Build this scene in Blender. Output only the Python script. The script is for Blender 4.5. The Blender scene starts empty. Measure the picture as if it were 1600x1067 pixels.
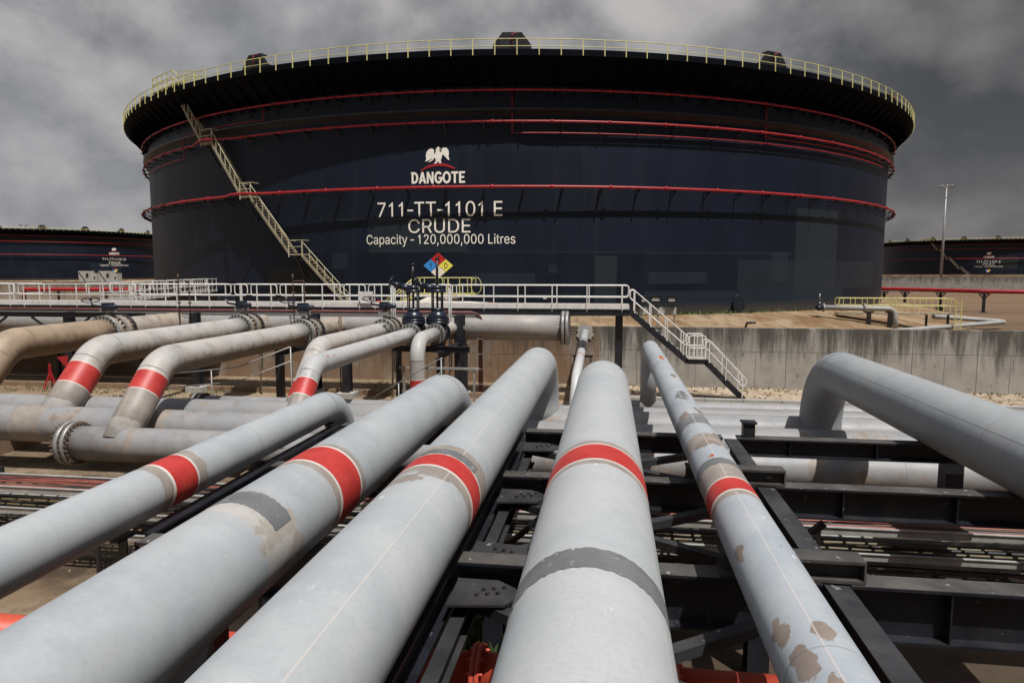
import bpy, math, random
from mathutils import Vector, Matrix
from mathutils.geometry import tessellate_polygon, delaunay_2d_cdt

random.seed(7)
S = bpy.context.scene
R_ = math.radians

# ------------------------------------------------------------------ camera
cam = bpy.data.cameras.new("camera")
cam.lens = 24.0
cam.sensor_width = 36.0
cam.clip_start = 0.05
cam.clip_end = 6000
camo = bpy.data.objects.new("camera", cam)
S.collection.objects.link(camo)
camo.location = (0, 0, 0)          # eye level is z = 0, the yard lies at z = GZ
camo.rotation_euler = (R_(90 - 5.859), 0, R_(8.066))
S.camera = camo
GZ = -5.8      # yard ground
FZ = -4.9      # ground inside the bund

# ------------------------------------------------------------------ sun, sky, exposure
SUNV = Vector((0.28, -0.36, 1.0)).normalized()
sl = bpy.data.lights.new("sun", 'SUN')
sl.energy = 4.2
sl.angle = R_(0.5)
sl.color = (1.0, 0.98, 0.95)
so = bpy.data.objects.new("sun", sl)
so.rotation_euler = (-SUNV).to_track_quat('-Z', 'Y').to_euler()
so.location = (20, -20, 60)
S.collection.objects.link(so)
S.view_settings.view_transform = 'Standard'
S.view_settings.look = 'None'
S.view_settings.exposure = 0.20
S.view_settings.gamma = 1.0


class NT:
    """tiny helper around a node tree"""
    def __init__(self, tree):
        self.t = tree
        self.n = tree.nodes
        self.l = tree.links

    def node(self, typ, **kw):
        n = self.n.new(typ)
        for k, v in kw.items():
            setattr(n, k, v)
        return n

    def put(self, sock, v):
        if hasattr(v, "is_linked") or isinstance(v, bpy.types.NodeSocket):
            self.l.new(v, sock)
        elif v is not None:
            if isinstance(v, (tuple, list)) and len(v) == 3 and sock.type == 'RGBA':
                v = (*v, 1.0)
            sock.default_value = v

    def math(self, op, a, b=None, c=None, clamp=False):
        n = self.node('ShaderNodeMath', operation=op, use_clamp=clamp)
        self.put(n.inputs[0], a)
        if b is not None:
            self.put(n.inputs[1], b)
        if c is not None:
            self.put(n.inputs[2], c)
        return n.outputs[0]

    def mix(self, f, a, b, blend='MIX'):
        n = self.node('ShaderNodeMix', data_type='RGBA', blend_type=blend)
        self.put(n.inputs[0], f)
        self.put(n.inputs[6], a)
        self.put(n.inputs[7], b)
        return n.outputs[2]

    def noise(self, vec, scale, detail=4.0, rough=0.55, dist=0.0):
        n = self.node('ShaderNodeTexNoise')
        if vec is not None:
            self.l.new(vec, n.inputs['Vector'])
        n.inputs['Scale'].default_value = scale
        n.inputs['Detail'].default_value = detail
        n.inputs['Roughness'].default_value = rough
        n.inputs['Distortion'].default_value = dist
        return n.outputs['Fac']

    def step(self, v, lo, hi):
        n = self.node('ShaderNodeMapRange', interpolation_type='SMOOTHSTEP')
        self.put(n.inputs[0], v)
        n.inputs[1].default_value = lo
        n.inputs[2].default_value = hi
        return n.outputs[0]

    def scale(self, vec, s, loc=(0, 0, 0)):
        n = self.node('ShaderNodeMapping')
        self.l.new(vec, n.inputs['Vector'])
        n.inputs['Scale'].default_value = s
        n.inputs['Location'].default_value = loc
        return n.outputs[0]

    def coords(self):
        n = self.node('ShaderNodeTexCoord')
        return n.outputs

    def sep(self, vec):
        n = self.node('ShaderNodeSeparateXYZ')
        self.l.new(vec, n.inputs[0])
        return n.outputs

    def comb(self, x, y, z):
        n = self.node('ShaderNodeCombineXYZ')
        self.put(n.inputs[0], x)
        self.put(n.inputs[1], y)
        self.put(n.inputs[2], z)
        return n.outputs[0]

    def bump(self, h, strength=0.3, distance=0.02):
        n = self.node('ShaderNodeBump')
        n.inputs['Strength'].default_value = strength
        n.inputs['Distance'].default_value = distance
        self.l.new(h, n.inputs['Height'])
        return n.outputs[0]


W = bpy.data.worlds.new("World")
S.world = W
W.use_nodes = True
w = NT(W.node_tree)
w.n.clear()
sky = w.node('ShaderNodeTexSky', sky_type='NISHITA', sun_disc=False)
sky.sun_elevation = math.asin(SUNV.z)
sky.sun_rotation = math.atan2(SUNV.x, SUNV.y)
sky.air_density = 1.5
sky.dust_density = 3.0
bg_sky = w.node('ShaderNodeBackground')
bg_sky.inputs['Strength'].default_value = 0.10
w.l.new(sky.outputs[0], bg_sky.inputs['Color'])
d = w.coords()['Generated']
dx, dy, dz = w.sep(d)
pv = w.scale(d, (1.0, 1.0, 1.35))


def cloud(loc):
    q = w.scale(pv, (1, 1, 1), loc)
    a_ = w.noise(q, 3.0, 3.0, 0.45, 0.15)
    b_ = w.noise(q, 6.0, 10.0, 0.60, 0.12)
    return w.math('ADD', w.math('MULTIPLY', a_, 0.64), w.math('MULTIPLY', b_, 0.36))


k0 = cloud((2.4, 0.3, 1.1))
k1 = cloud((2.4 + 0.025, 0.3, 1.1 + 0.045))          # the same cloud a little higher: difference = lit tops, dark bellies
n2 = w.noise(w.scale(pv, (1, 1, 1), (7.3, 2.1, 4.0)), 3.1, 7.0, 0.55, 0.3)
n3 = w.noise(w.scale(pv, (1, 1, 1), (1.7, 9.4, 0.0)), 1.1, 3.0, 0.5, 0.2)
cl = w.step(k0, 0.38, 0.63)
relief = w.math('MULTIPLY', w.math('SUBTRACT', k0, k1), 2.9)
cl = w.math('ADD', w.math('MULTIPLY', cl, 0.75), relief)
cl = w.math('MINIMUM', w.math('MAXIMUM', w.math('ADD', cl, 0.12), 0.0), 1.15)
# a darker bank of cloud to the east (+X), a paler one to the west
side = w.step(w.math('ADD', dx, w.math('MULTIPLY', w.math('SUBTRACT', n3, 0.5), 0.35)), 0.00, 0.42)
side = w.math('SUBTRACT', 1.0, side)
low = w.step(dz, 0.22, 0.0)                       # paler towards the horizon
val = w.math('ADD', w.math('MULTIPLY', cl, 0.23), 0.165)
val = w.math('MULTIPLY', val, w.math('ADD', w.math('MULTIPLY', side, 0.64), 0.38))
val = w.math('ADD', val, w.math('MULTIPLY', low, 0.04))
# unseen cloud overhead and behind, made heavier to cut fill; sun through a break
high = w.step(dz, 0.45, 0.8)
val = w.math('MULTIPLY', val, w.math('SUBTRACT', 1.0, w.math('MULTIPLY', high, 0.25)))
back = w.step(dy, 0.25, -0.45)
val = w.math('MULTIPLY', val, w.math('SUBTRACT', 1.0, w.math('MULTIPLY', back, 0.40)))
# a few broad bright and dark masses, their outlines torn by the cloud noise
for (vx, vy, vz, rad, amt) in ((0.085, 0.89, 0.43, 0.16, 0.085), (-0.43, 0.81, 0.39, 0.17, 0.05), (-0.66, 0.70, 0.27, 0.20, 0.035), (-0.58, 0.71, 0.39, 0.12, -0.06), (0.24, 0.86, 0.43, 0.15, -0.025), (-0.70, 0.71, 0.06, 0.24, 0.04)):
    vd = w.node('ShaderNodeVectorMath', operation='DISTANCE')
    w.l.new(d, vd.inputs[0])
    vd.inputs[1].default_value = Vector((vx, vy, vz)).normalized()
    dd = w.math('ADD', vd.outputs['Value'], w.math('MULTIPLY', w.math('SUBTRACT', k0, 0.5), 0.75))
    val = w.math('ADD', val, w.math('MULTIPLY', w.step(dd, rad * 1.15, rad * 0.25), amt))
val = w.math('MAXIMUM', val, 0.03)
ccol = w.mix(cl, (0.93, 0.94, 1.0), (1.0, 0.965, 0.95))
cc = w.node('ShaderNodeVectorMath', operation='SCALE')
w.l.new(ccol, cc.inputs[0])
w.l.new(val, cc.inputs['Scale'])
bg_cl = w.node('ShaderNodeBackground')
bg_cl.inputs['Strength'].default_value = 1.0
w.l.new(cc.outputs[0], bg_cl.inputs['Color'])
gap = w.math('MULTIPLY', w.step(n2, 0.42, 0.54), w.step(dz, 0.5, 0.75))
cover = w.math('SUBTRACT', 0.98, w.math('MULTIPLY', gap, 0.85))
ms = w.node('ShaderNodeMixShader')
w.put(ms.inputs[0], cover)
w.l.new(bg_sky.outputs[0], ms.inputs[1])
w.l.new(bg_cl.outputs[0], ms.inputs[2])
wo = w.node('ShaderNodeOutputWorld')
w.l.new(ms.outputs[0], wo.inputs['Surface'])


# ================================================================== mesh helper
class M:
    def __init__(self):
        self.v, self.f, self.uv, self.sm = [], [], [], []

    def quad(self, pts, uvs=None, smooth=False):
        b = len(self.v)
        self.v += [tuple(p) for p in pts]
        self.f.append(tuple(range(b, b + len(pts))))
        self.uv.append(uvs or [(0.0, 0.0)] * len(pts))
        self.sm.append(smooth)

    def obox(self, c, a, b, h):
        """box from centre and three half vectors"""
        c, a, b, h = Vector(c), Vector(a), Vector(b), Vector(h)
        if a.cross(b).dot(h) < 0:
            a = -a
        P = lambda i, j, k: c + a * i + b * j + h * k
        for n, s, t in ((a, b, h), (b, h, a), (h, a, b)):
            for sg in (1, -1):
                q = [c + n * sg + s * i * sg + t * j for i, j in ((-1, -1), (1, -1), (1, 1), (-1, 1))]
                L, H = s.length, t.length
                self.quad(q, [(-L, -H), (L, -H), (L, H), (-L, H)])

    def box(self, x0, x1, y0, y1, z0, z1):
        self.obox(((x0 + x1) / 2, (y0 + y1) / 2, (z0 + z1) / 2), ((x1 - x0) / 2, 0, 0), (0, (y1 - y0) / 2, 0), (0, 0, (z1 - z0) / 2))

    def bar(self, p0, p1, wd, ht, up=(0, 0, 1)):
        p0, p1, up = Vector(p0), Vector(p1), Vector(up)
        t = (p1 - p0)
        L = t.length
        t.normalize()
        if abs(t.dot(up)) > 0.98:
            up = Vector((0, 1, 0))
        s = t.cross(up).normalized()
        u = s.cross(t)
        self.obox((p0 + p1) / 2, t * L / 2, s * wd / 2, u * ht / 2)

    def ibeam(self, p0, p1, wd, ht, tf=0.03, tw=0.02, up=(0, 0, 1)):
        """axis line is the centre of the top face"""
        p0, p1, up = Vector(p0), Vector(p1), Vector(up)
        t = (p1 - p0).normalized()
        if abs(t.dot(up)) > 0.98:
            up = Vector((0, 1, 0))
        s = t.cross(up).normalized()
        u = s.cross(t)
        self.bar(p0 - u * tf / 2, p1 - u * tf / 2, wd, tf, up)
        self.bar(p0 - u * (ht - tf / 2), p1 - u * (ht - tf / 2), wd, tf, up)
        self.bar(p0 - u * ht / 2, p1 - u * ht / 2, tw, ht - 2 * tf, up)

    def tube(self, pts, r, n=16, cap=(True, True), ref=(0, 0, 1), s0=0.0, smooth=True):
        pts = [Vector(p) for p in pts]
        k = len(pts)
        rr = r if isinstance(r, (list, tuple)) else [r] * k
        T = []
        for i in range(k):
            a = pts[max(0, i - 1)]
            b = pts[min(k - 1, i + 1)]
            T.append((b - a).normalized())
        N = Vector(ref)
        if abs(N.dot(T[0])) > 0.95:
            N = Vector((0, 1, 0)) if abs(T[0].y) < 0.9 else Vector((1, 0, 0))
        N = (N - T[0] * N.dot(T[0])).normalized()
        rings, u, us = [], s0, []
        for i in range(k):
            if i:
                q = T[i - 1].rotation_difference(T[i])
                N = q @ N
                N = (N - T[i] * N.dot(T[i])).normalized()
                u += (pts[i] - pts[i - 1]).length
            B = T[i].cross(N)
            rings.append([pts[i] + (N * math.cos(2 * math.pi * j / n) + B * math.sin(2 * math.pi * j / n)) * rr[i] for j in range(n)])
            us.append(u)
        b = len(self.v)
        for ring in rings:
            self.v += [tuple(p) for p in ring]
        for i in range(k - 1):
            for j in range(n):
                j2 = (j + 1) % n
                self.f.append((b + i * n + j, b + i * n + j2, b + (i + 1) * n + j2, b + (i + 1) * n + j))
                self.uv.append([(us[i], j / n), (us[i], (j + 1) / n), (us[i + 1], (j + 1) / n), (us[i + 1], j / n)])
                self.sm.append(smooth)
        for e, i in ((0, 0), (1, k - 1)):
            if cap[e]:
                idx = [b + i * n + j for j in range(n)]
                if e == 0:
                    idx = idx[::-1]
                self.f.append(tuple(idx))
                self.uv.append([(us[i], j / n) for j in range(n)])
                self.sm.append(False)
        return us

    def lathe(self, prof, c=(0, 0, 0), n=64, a0=0.0, a1=360.0, smooth=False, uvR=None):
        """profile of (r, z) going round the vertical axis through c; angle measured from -Y towards +X"""
        full = abs(a1 - a0 - 360) < 1e-6
        k = len(prof)
        b = len(self.v)
        m = n if full else n + 1
        for i in range(m):
            a = R_(a0 + (a1 - a0) * i / n)
            for r, z in prof:
                self.v.append((c[0] + r * math.sin(a), c[1] - r * math.cos(a), c[2] + z))
        for i in range(n):
            i2 = (i + 1) % m
            u0 = R_(a0 + (a1 - a0) * i / n - 180 * 0)
            u1 = R_(a0 + (a1 - a0) * (i + 1) / n)
            for j in range(k - 1):
                self.f.append((b + i * k + j, b + i2 * k + j, b + i2 * k + j + 1, b + i * k + j + 1))
                q = uvR or 1.0
                self.uv.append([(u0 * q, prof[j][1]), (u1 * q, prof[j][1]), (u1 * q, prof[j + 1][1]), (u0 * q, prof[j + 1][1])])
                self.sm.append(smooth)

    def disc_bolts(self, c, axis, r, n, rb, hb):
        axis = Vector(axis).normalized()
        s = axis.orthogonal().normalized()
        t = axis.cross(s)
        for i in range(n):
            a = 2 * math.pi * (i + 0.5) / n
            p = Vector(c) + (s * math.cos(a) + t * math.sin(a)) * r
            self.tube([p - axis * hb / 2, p + axis * hb / 2], rb, 6, smooth=False, ref=s)

    def poly(self, pts3, flip=False):
        b = len(self.v)
        self.v += [tuple(p) for p in pts3]
        return b

    def prism(self, pts2, f3, d0, d1):
        """2D outline -> thick plate: f3(x, y, depth)"""
        n = len(pts2)
        area = sum(pts2[i][0] * pts2[(i + 1) % n][1] - pts2[(i + 1) % n][0] * pts2[i][1] for i in range(n))
        if area < 0:
            pts2 = pts2[::-1]
        tris = tessellate_polygon([[Vector((x, y, 0)) for x, y in pts2]])
        for dd, fl in ((d1, False), (d0, True)):
            P = [f3(x, y, dd) for x, y in pts2]
            for t in tris:
                a, b_, c_ = [pts2[i] for i in t]
                cr = (b_[0] - a[0]) * (c_[1] - a[1]) - (b_[1] - a[1]) * (c_[0] - a[0])
                t = t if cr > 0 else t[::-1]
                if fl:
                    t = t[::-1]
                self.quad([P[i] for i in t])
        for i in range(n):
            a, b_ = pts2[i], pts2[(i + 1) % n]
            self.quad([f3(*a, d0), f3(*b_, d0), f3(*b_, d1), f3(*a, d1)])

    def mesh(self, name, off=(0, 0, 0)):
        me = bpy.data.meshes.new(name)
        ox, oy, oz = off
        me.from_pydata([(x - ox, y - oy, z - oz) for x, y, z in self.v], [], self.f)
        uvl = me.uv_layers.new(name="UVMap")
        flat = [c for face in self.uv for p in face for c in p]
        uvl.data.foreach_set("uv", flat)
        me.polygons.foreach_set("use_smooth", self.sm)
        me.update()
        return me


def link(o):
    S.collection.objects.link(o)
    return o


def root(o):
    while o.parent:
        o = o.parent
    return o


def tag(o, label=None, cat=None, group=None, kind=None):
    if label:
        o["label"] = label
    if cat:
        o["category"] = cat
    if group:
        o["group"] = group
    if kind:
        o["kind"] = kind
    return o


def thing(name, label, cat, loc=(0, 0, 0), group=None):
    o = bpy.data.objects.new(name, None)
    o.empty_display_size = 0.3
    o.location = loc
    link(o)
    return tag(o, label, cat, group)


def part(name, m, mat, parent, label=None, bevel=0.0):
    off = root(parent).location
    o = bpy.data.objects.new(name, m.mesh(name, off))
    o.data.materials.append(mat)
    link(o)
    o.parent = parent
    if label:
        o["label"] = label
    if bevel:
        b = o.modifiers.new("bevel", 'BEVEL')
        b.width = bevel
        b.segments = 1
        b.limit_method = 'ANGLE'
    return o


def single(name, m, mat, label, cat, loc=(0, 0, 0), group=None, kind=None):
    o = bpy.data.objects.new(name, m.mesh(name, loc))
    o.location = loc
    o.data.materials.append(mat)
    link(o)
    return tag(o, label, cat, group, kind)


def struct(name, m, mat):
    return single(name, m, mat, None, None, kind='structure')


def fillet(pts, rad, n=12):
    """polyline with rounded corners"""
    pts = [Vector(p) for p in pts]
    out = [pts[0]]
    for i in range(1, len(pts) - 1):
        a, b, c = pts[i - 1], pts[i], pts[i + 1]
        r = rad[i - 1] if isinstance(rad, (list, tuple)) else rad
        u, v = (a - b).normalized(), (c - b).normalized()
        ang = u.angle(v)
        if ang > 3.1:
            out.append(b)
            continue
        t = r / math.tan(ang / 2)
        p, q = b + u * t, b + v * t
        cen = b + (u + v).normalized() * (r / math.sin(ang / 2))
        e1, e2 = (p - cen), (q - cen)
        tot = e1.angle(e2)
        ax = e1.cross(e2).normalized()
        for k in range(n + 1):
            out.append(cen + Matrix.Rotation(tot * k / n, 3, ax) @ e1)
    out.append(pts[-1])
    return out


def subdiv(pts, step):
    out = [Vector(pts[0])]
    for a, b in zip(pts[:-1], pts[1:]):
        a, b = Vector(a), Vector(b)
        k = max(1, int((b - a).length / step))
        out += [a.lerp(b, (i + 1) / k) for i in range(k)]
    return out


def cut(pts, s0, s1):
    """piece of a polyline between two arc lengths"""
    out, s = [], 0.0
    pts = [Vector(p) for p in pts]
    for a, b in zip(pts[:-1], pts[1:]):
        L = (b - a).length
        if s + L > s0 and s < s1 and L > 1e-9:
            t0 = max(0.0, (s0 - s) / L)
            t1 = min(1.0, (s1 - s) / L)
            if not out:
                out.append(a.lerp(b, t0))
            out.append(a.lerp(b, t1))
        s += L
    return out


# ================================================================== materials
def new_mat(name):
    m = bpy.data.materials.new(name)
    m.use_nodes = True
    t = NT(m.node_tree)
    p = t.n['Principled BSDF']
    return m, t, p


def paint(name, col, rough=0.5, var=0.12, scale=3.0, metal=0.0, chips=None, spec=0.5, grime=0.0):
    m, t, p = new_mat(name)
    o = t.coords()['Object']
    n = t.noise(o, scale, 6, 0.6)
    nf = t.noise(o, scale * 9, 4, 0.6)
    a = tuple(c * (1 - var) for c in col)
    b = tuple(min(1, c * (1 + var)) for c in col)
    c = t.mix(t.step(n, 0.3, 0.7), a, b)
    c = t.mix(t.math('MULTIPLY', t.step(nf, 0.35, 0.75), 0.25), c, tuple(x * 0.6 for x in col))
    if grime:
        g = t.noise(t.scale(o, (1, 1, 0.25), (3.1, 1.7, 0)), scale * 1.3, 6, 0.65)
        c = t.mix(t.math('MULTIPLY', t.step(g, 0.5, 0.72), grime), c, (0.07, 0.05, 0.035))
    if chips:
        q = t.noise(t.scale(o, (1, 1, 1), (5, 5, 5)), scale * 4, 5, 0.6)
        c = t.mix(t.step(q, 0.66, 0.68), c, chips)
    t.put(p.inputs['Base Color'], c)
    t.put(p.inputs['Roughness'], t.math('ADD', t.math('MULTIPLY', n, 0.25), rough - 0.12))
    p.inputs['Metallic'].default_value = metal
    p.inputs['Specular IOR Level'].default_value = spec
    t.put(p.inputs['Normal'], t.bump(nf, 0.12, 0.01))
    return m


PRIMER = (0.265, 0.230, 0.200)
GREYTAPE = (0.135, 0.138, 0.14)


def pipe_mat(name, r, tint=(0.43, 0.455, 0.47), peel=0.0, dirt=0.0, bands=(), seams=(), welds=(), rust=0.0, seed=0.0, warm=0.0, under=0.0, droppings=0.0, blobs=()):
    """weathered grey pipe paint; bands: (u, half width, colour, wobble); seams: (angle, colour)"""
    m, t, p = new_mat(name)
    tc = t.coords()
    o = t.scale(tc['Object'], (1, 1, 1), (seed, seed * 1.7, seed * 0.6))
    u, v, _ = t.sep(tc['UV'])
    big = t.noise(o, 0.9, 5, 0.55, 0.2)
    med = t.noise(o, 3.4, 6, 0.62, 0.4)
    fine = t.noise(o, 26, 4, 0.6)
    k = tint
    ca = tuple(c * 0.93 for c in k)
    cb = (min(1, k[0] * 1.07 + 0.008), min(1, k[1] * 1.05), min(1, k[2] * 1.02))
    c = t.mix(t.step(big, 0.32, 0.66), ca, cb)
    # chalky wipe marks
    c = t.mix(t.math('MULTIPLY', t.step(med, 0.46, 0.64), 0.28), c, tuple(min(0.42, x * 1.22) for x in k))
    c = t.mix(t.math('MULTIPLY', t.step(fine, 0.45, 0.75), 0.28), c, (0.25, 0.25, 0.25))
    # roller strokes round the pipe
    st = t.noise(t.comb(t.math('MULTIPLY', u, 9.0), t.math('MULTIPLY', v, 3.0), seed), 1.0, 3, 0.6)
    c = t.mix(t.math('MULTIPLY', t.step(st, 0.45, 0.75), 0.16), c, tuple(x * 0.8 for x in k))
    # thin scuffs and drip marks
    sc = t.noise(t.scale(o, (3.0, 0.7, 3.0), (4, 1, 2)), 5.0, 5, 0.7, 1.2)
    c = t.mix(t.math('MULTIPLY', t.step(sc, 0.66, 0.70), 0.4), c, (0.62, 0.61, 0.58))
    if warm:
        wn = t.noise(t.scale(o, (1, 1, 1), (2, 8, 1)), 1.3, 5, 0.6)
        c = t.mix(t.math('MULTIPLY', t.step(wn, 0.35, 0.7), warm), c, (0.36, 0.27, 0.19))
    if under:
        # dark brown tone with a noisy edge along the belly of the pipe (v = 0.5)
        bel = t.math('ABSOLUTE', t.math('SUBTRACT', v, 0.5))
        bel = t.math('ADD', bel, t.math('MULTIPLY', t.math('SUBTRACT', med, 0.5), 0.22))
        c = t.mix(t.math('MULTIPLY', t.step(bel, 0.33, 0.15), under), c, (0.13, 0.075, 0.04))
    dm = t.noise(t.scale(o, (1, 1, 1), (9, 3, 5)), 1.7, 7, 0.65, 0.3)
    if dirt:
        c = t.mix(t.math('MULTIPLY', t.step(dm, 0.50, 0.72), dirt), c, (0.12, 0.085, 0.06))
    wob = t.noise(o, 5.0, 5, 0.6)
    if peel:
        pm = t.noise(t.scale(o, (1, 1, 1), (1.3, 6.1, 2.2)), 1.15, 6, 0.55, 0.15)
        msk = t.step(pm, 0.70 - 0.11 * peel, 0.704 - 0.11 * peel)
        pc = t.mix(t.step(wob, 0.4, 0.6), PRIMER, (0.215, 0.172, 0.140))
        c = t.mix(msk, c, pc)
    if rust:
        rn = t.noise(t.scale(o, (1, 1, 1), (8, 8, 1)), 2.6, 5, 0.6)
        c = t.mix(t.step(rn, 0.72 - 0.06 * rust, 0.725 - 0.06 * rust), c, (0.33, 0.10, 0.035))
        # small black chips
        vn = t.noise(t.scale(o, (1.0, 0.4, 1), (3, 2, 7)), 9.0, 3, 0.5)
        c = t.mix(t.step(vn, 0.74, 0.75), c, (0.03, 0.026, 0.024))
    for (bu, hw, bc, wb) in bands:
        dd = t.math('ABSOLUTE', t.math('SUBTRACT', u, bu))
        dd = t.math('ADD', dd, t.math('MULTIPLY', t.math('SUBTRACT', wob, 0.5), wb))
        b2 = t.mix(t.step(med, 0.35, 0.65), tuple(x * 0.88 for x in bc), tuple(min(1, x * 1.1) for x in bc))
        c = t.mix(t.step(dd, hw + 0.004, hw - 0.004), c, b2)
    for (bu, ang, ru, rv, bc) in blobs:
        # a flaked patch with a ragged edge: centre (u, angle), half sizes in metres
        e1 = t.math('DIVIDE', t.math('SUBTRACT', u, bu), ru)
        vv = t.math('FRACT', t.math('ADD', t.math('SUBTRACT', v, (ang % 360) / 360.0), 1.5))
        e2 = t.math('DIVIDE', t.math('MULTIPLY', t.math('SUBTRACT', vv, 0.5), 2 * math.pi * r), rv)
        dd = t.math('SQRT', t.math('ADD', t.math('MULTIPLY', e1, e1), t.math('MULTIPLY', e2, e2)))
        dd = t.math('ADD', dd, t.math('MULTIPLY', t.math('SUBTRACT', med, 0.5), 3.0))
        dd = t.math('ADD', dd, t.math('MULTIPLY', t.math('SUBTRACT', wob, 0.5), 1.4))
        b2 = t.mix(t.step(med, 0.35, 0.65), tuple(x * 0.85 for x in bc), tuple(min(1, x * 1.12) for x in bc))
        c = t.mix(t.step(dd, 1.02, 0.97), c, b2)
    hgt = t.math('ADD', t.math('MULTIPLY', fine, 0.12), t.math('MULTIPLY', med, 0.25))
    for (ang, scol) in seams:
        dv = t.math('ABSOLUTE', t.math('SUBTRACT', v, (ang % 360) / 360.0))
        wv = 0.006 / (2 * math.pi * r)
        ms_ = t.step(dv, wv * 1.6, wv * 0.7)
        c = t.mix(t.math('MULTIPLY', ms_, 0.55), c, scol)
        hgt = t.math('ADD', hgt, t.math('MULTIPLY', ms_, 0.5))
    for wu in welds:
        du = t.math('ABSOLUTE', t.math('SUBTRACT', u, wu))
        ms_ = t.step(du, 0.014, 0.005)
        c = t.mix(t.math('MULTIPLY', ms_, 0.35), c, (0.16, 0.155, 0.15))
        hgt = t.math('ADD', hgt, t.math('MULTIPLY', ms_, 0.8))
    if droppings:
        vo = t.node('ShaderNodeTexVoronoi')
        vo.inputs['Scale'].default_value = 1.6
        t.l.new(t.scale(o, (1.4, 0.8, 1.4)), vo.inputs['Vector'])
        dd = t.math('ADD', vo.outputs['Distance'], t.math('MULTIPLY', t.math('SUBTRACT', wob, 0.5), 0.16))
        c = t.mix(t.math('MULTIPLY', t.step(dd, 0.045, 0.02), droppings), c, (0.72, 0.71, 0.68))
    t.put(p.inputs['Base Color'], c)
    t.put(p.inputs['Roughness'], t.math('ADD', t.math('MULTIPLY', med, 0.3), 0.36))
    p.inputs['Specular IOR Level'].default_value = 0.4
    t.put(p.inputs['Normal'], t.bump(hgt, 0.35, 0.012))
    return m


def red_mat():
    m, t, p = new_mat("band_red")
    o = t.coords()['Object']
    n = t.noise(o, 2.5, 6, 0.6)
    f = t.noise(o, 30, 3, 0.6)
    c = t.mix(t.step(n, 0.35, 0.68), (0.37, 0.024, 0.020), (0.46, 0.042, 0.034))
    c = t.mix(t.math('MULTIPLY', t.step(f, 0.55, 0.8), 0.35), c, (0.38, 0.06, 0.05))
    t.put(p.inputs['Base Color'], c)
    p.inputs['Roughness'].default_value = 0.5
    t.put(p.inputs['Normal'], t.bump(f, 0.1, 0.005))
    return m


RED = red_mat()
EDGE = paint("band_edge", (0.55, 0.51, 0.46), 0.6, 0.1, 4)
TAPE = paint("grey_tape", GREYTAPE, 0.55, 0.15, 3, chips=(0.32, 0.32, 0.31))
STEEL = paint("navy_black_steel", (0.012, 0.013, 0.018), 0.42, 0.35, 1.6, chips=(0.10, 0.10, 0.10), grime=0.25)
STEELDUST = paint("dusty_dark_steel", (0.062, 0.057, 0.052), 0.6, 0.4, 2.2, chips=(0.26, 0.25, 0.24), grime=0.25)
STEELMID = paint("scuffed_dark_steel", (0.028, 0.028, 0.030), 0.55, 0.4, 1.8, chips=(0.17, 0.165, 0.16), grime=0.25)
NAVY = paint("navy_valve_paint", (0.012, 0.016, 0.028), 0.3, 0.25, 2.0)
WHITE = paint("white_rail_paint", (0.68, 0.655, 0.62), 0.45, 0.08, 3, grime=0.25)
YELLOW = paint("pale_yellow_rail_paint", (0.60, 0.555, 0.22), 0.5, 0.1, 3, grime=0.2)
STAIRTAN = paint("dull_yellow_stair_paint", (0.33, 0.285, 0.20), 0.55, 0.2, 2, grime=0.35)
STAIRRAIL = paint("pale_stair_rail_paint", (0.50, 0.46, 0.30), 0.5, 0.1, 3, grime=0.3)
REDPIPE = paint("red_pipe_paint", (0.33, 0.013, 0.018), 0.45, 0.15, 1.5)
DARKRED = paint("oxide_red_conduit", (0.13, 0.042, 0.036), 0.5, 0.25, 3, chips=(0.3, 0.25, 0.23))
ORANGE = paint("orange_red_pipe_paint", (0.50, 0.075, 0.040), 0.4, 0.12, 2.5, grime=0.12)
BOLT = paint("dark_bolt_steel", (0.035, 0.028, 0.024), 0.55, 0.4, 8)
GALV = paint("galvanised_steel", (0.30, 0.295, 0.28), 0.45, 0.2, 3, metal=0.3, grime=0.4)
TRAYST = paint("tray_galvanised", (0.36, 0.355, 0.33), 0.5, 0.2, 3, metal=0.1, grime=0.3)
BLACKRUB = paint("black_cable_sheath", (0.014, 0.014, 0.015), 0.5, 0.3, 5)
ORANGECAB = paint("orange_cable_sheath", (0.24, 0.062, 0.038), 0.5, 0.25, 5, grime=0.4)
YELLOWCAB = paint("yellow_cable_sheath", (0.13, 0.10, 0.05), 0.5, 0.25, 5, grime=0.4)
BROWNST = paint("rusty_brown_steel", (0.095, 0.055, 0.036), 0.65, 0.4, 2.5, chips=(0.2, 0.09, 0.04))
LETTER = paint("cream_lettering_paint", (0.93, 0.88, 0.78), 0.6, 0.05, 1.0)
EMRED = paint("emblem_red_paint", (0.34, 0.012, 0.02), 0.5, 0.08, 1.0)
SBLUE = paint("sign_blue_paint", (0.04, 0.26, 0.66), 0.5, 0.05, 1)
SYEL = paint("sign_yellow_paint", (0.85, 0.74, 0.10), 0.5, 0.05, 1)
SWHITE = paint("sign_cream_paint", (0.88, 0.80, 0.66), 0.5, 0.05, 1)
SRED = paint("sign_red_paint", (0.52, 0.014, 0.016), 0.5, 0.05, 1)
SBLACK = paint("sign_black_paint", (0.006, 0.006, 0.008), 0.6, 0.05, 1)
BOXGREY = paint("pale_grey_cabinet_paint", (0.44, 0.43, 0.39), 0.55, 0.1, 2, grime=0.25)
DARKBOX = paint("dark_cabinet_paint", (0.02, 0.021, 0.024), 0.45, 0.2, 2)


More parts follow.
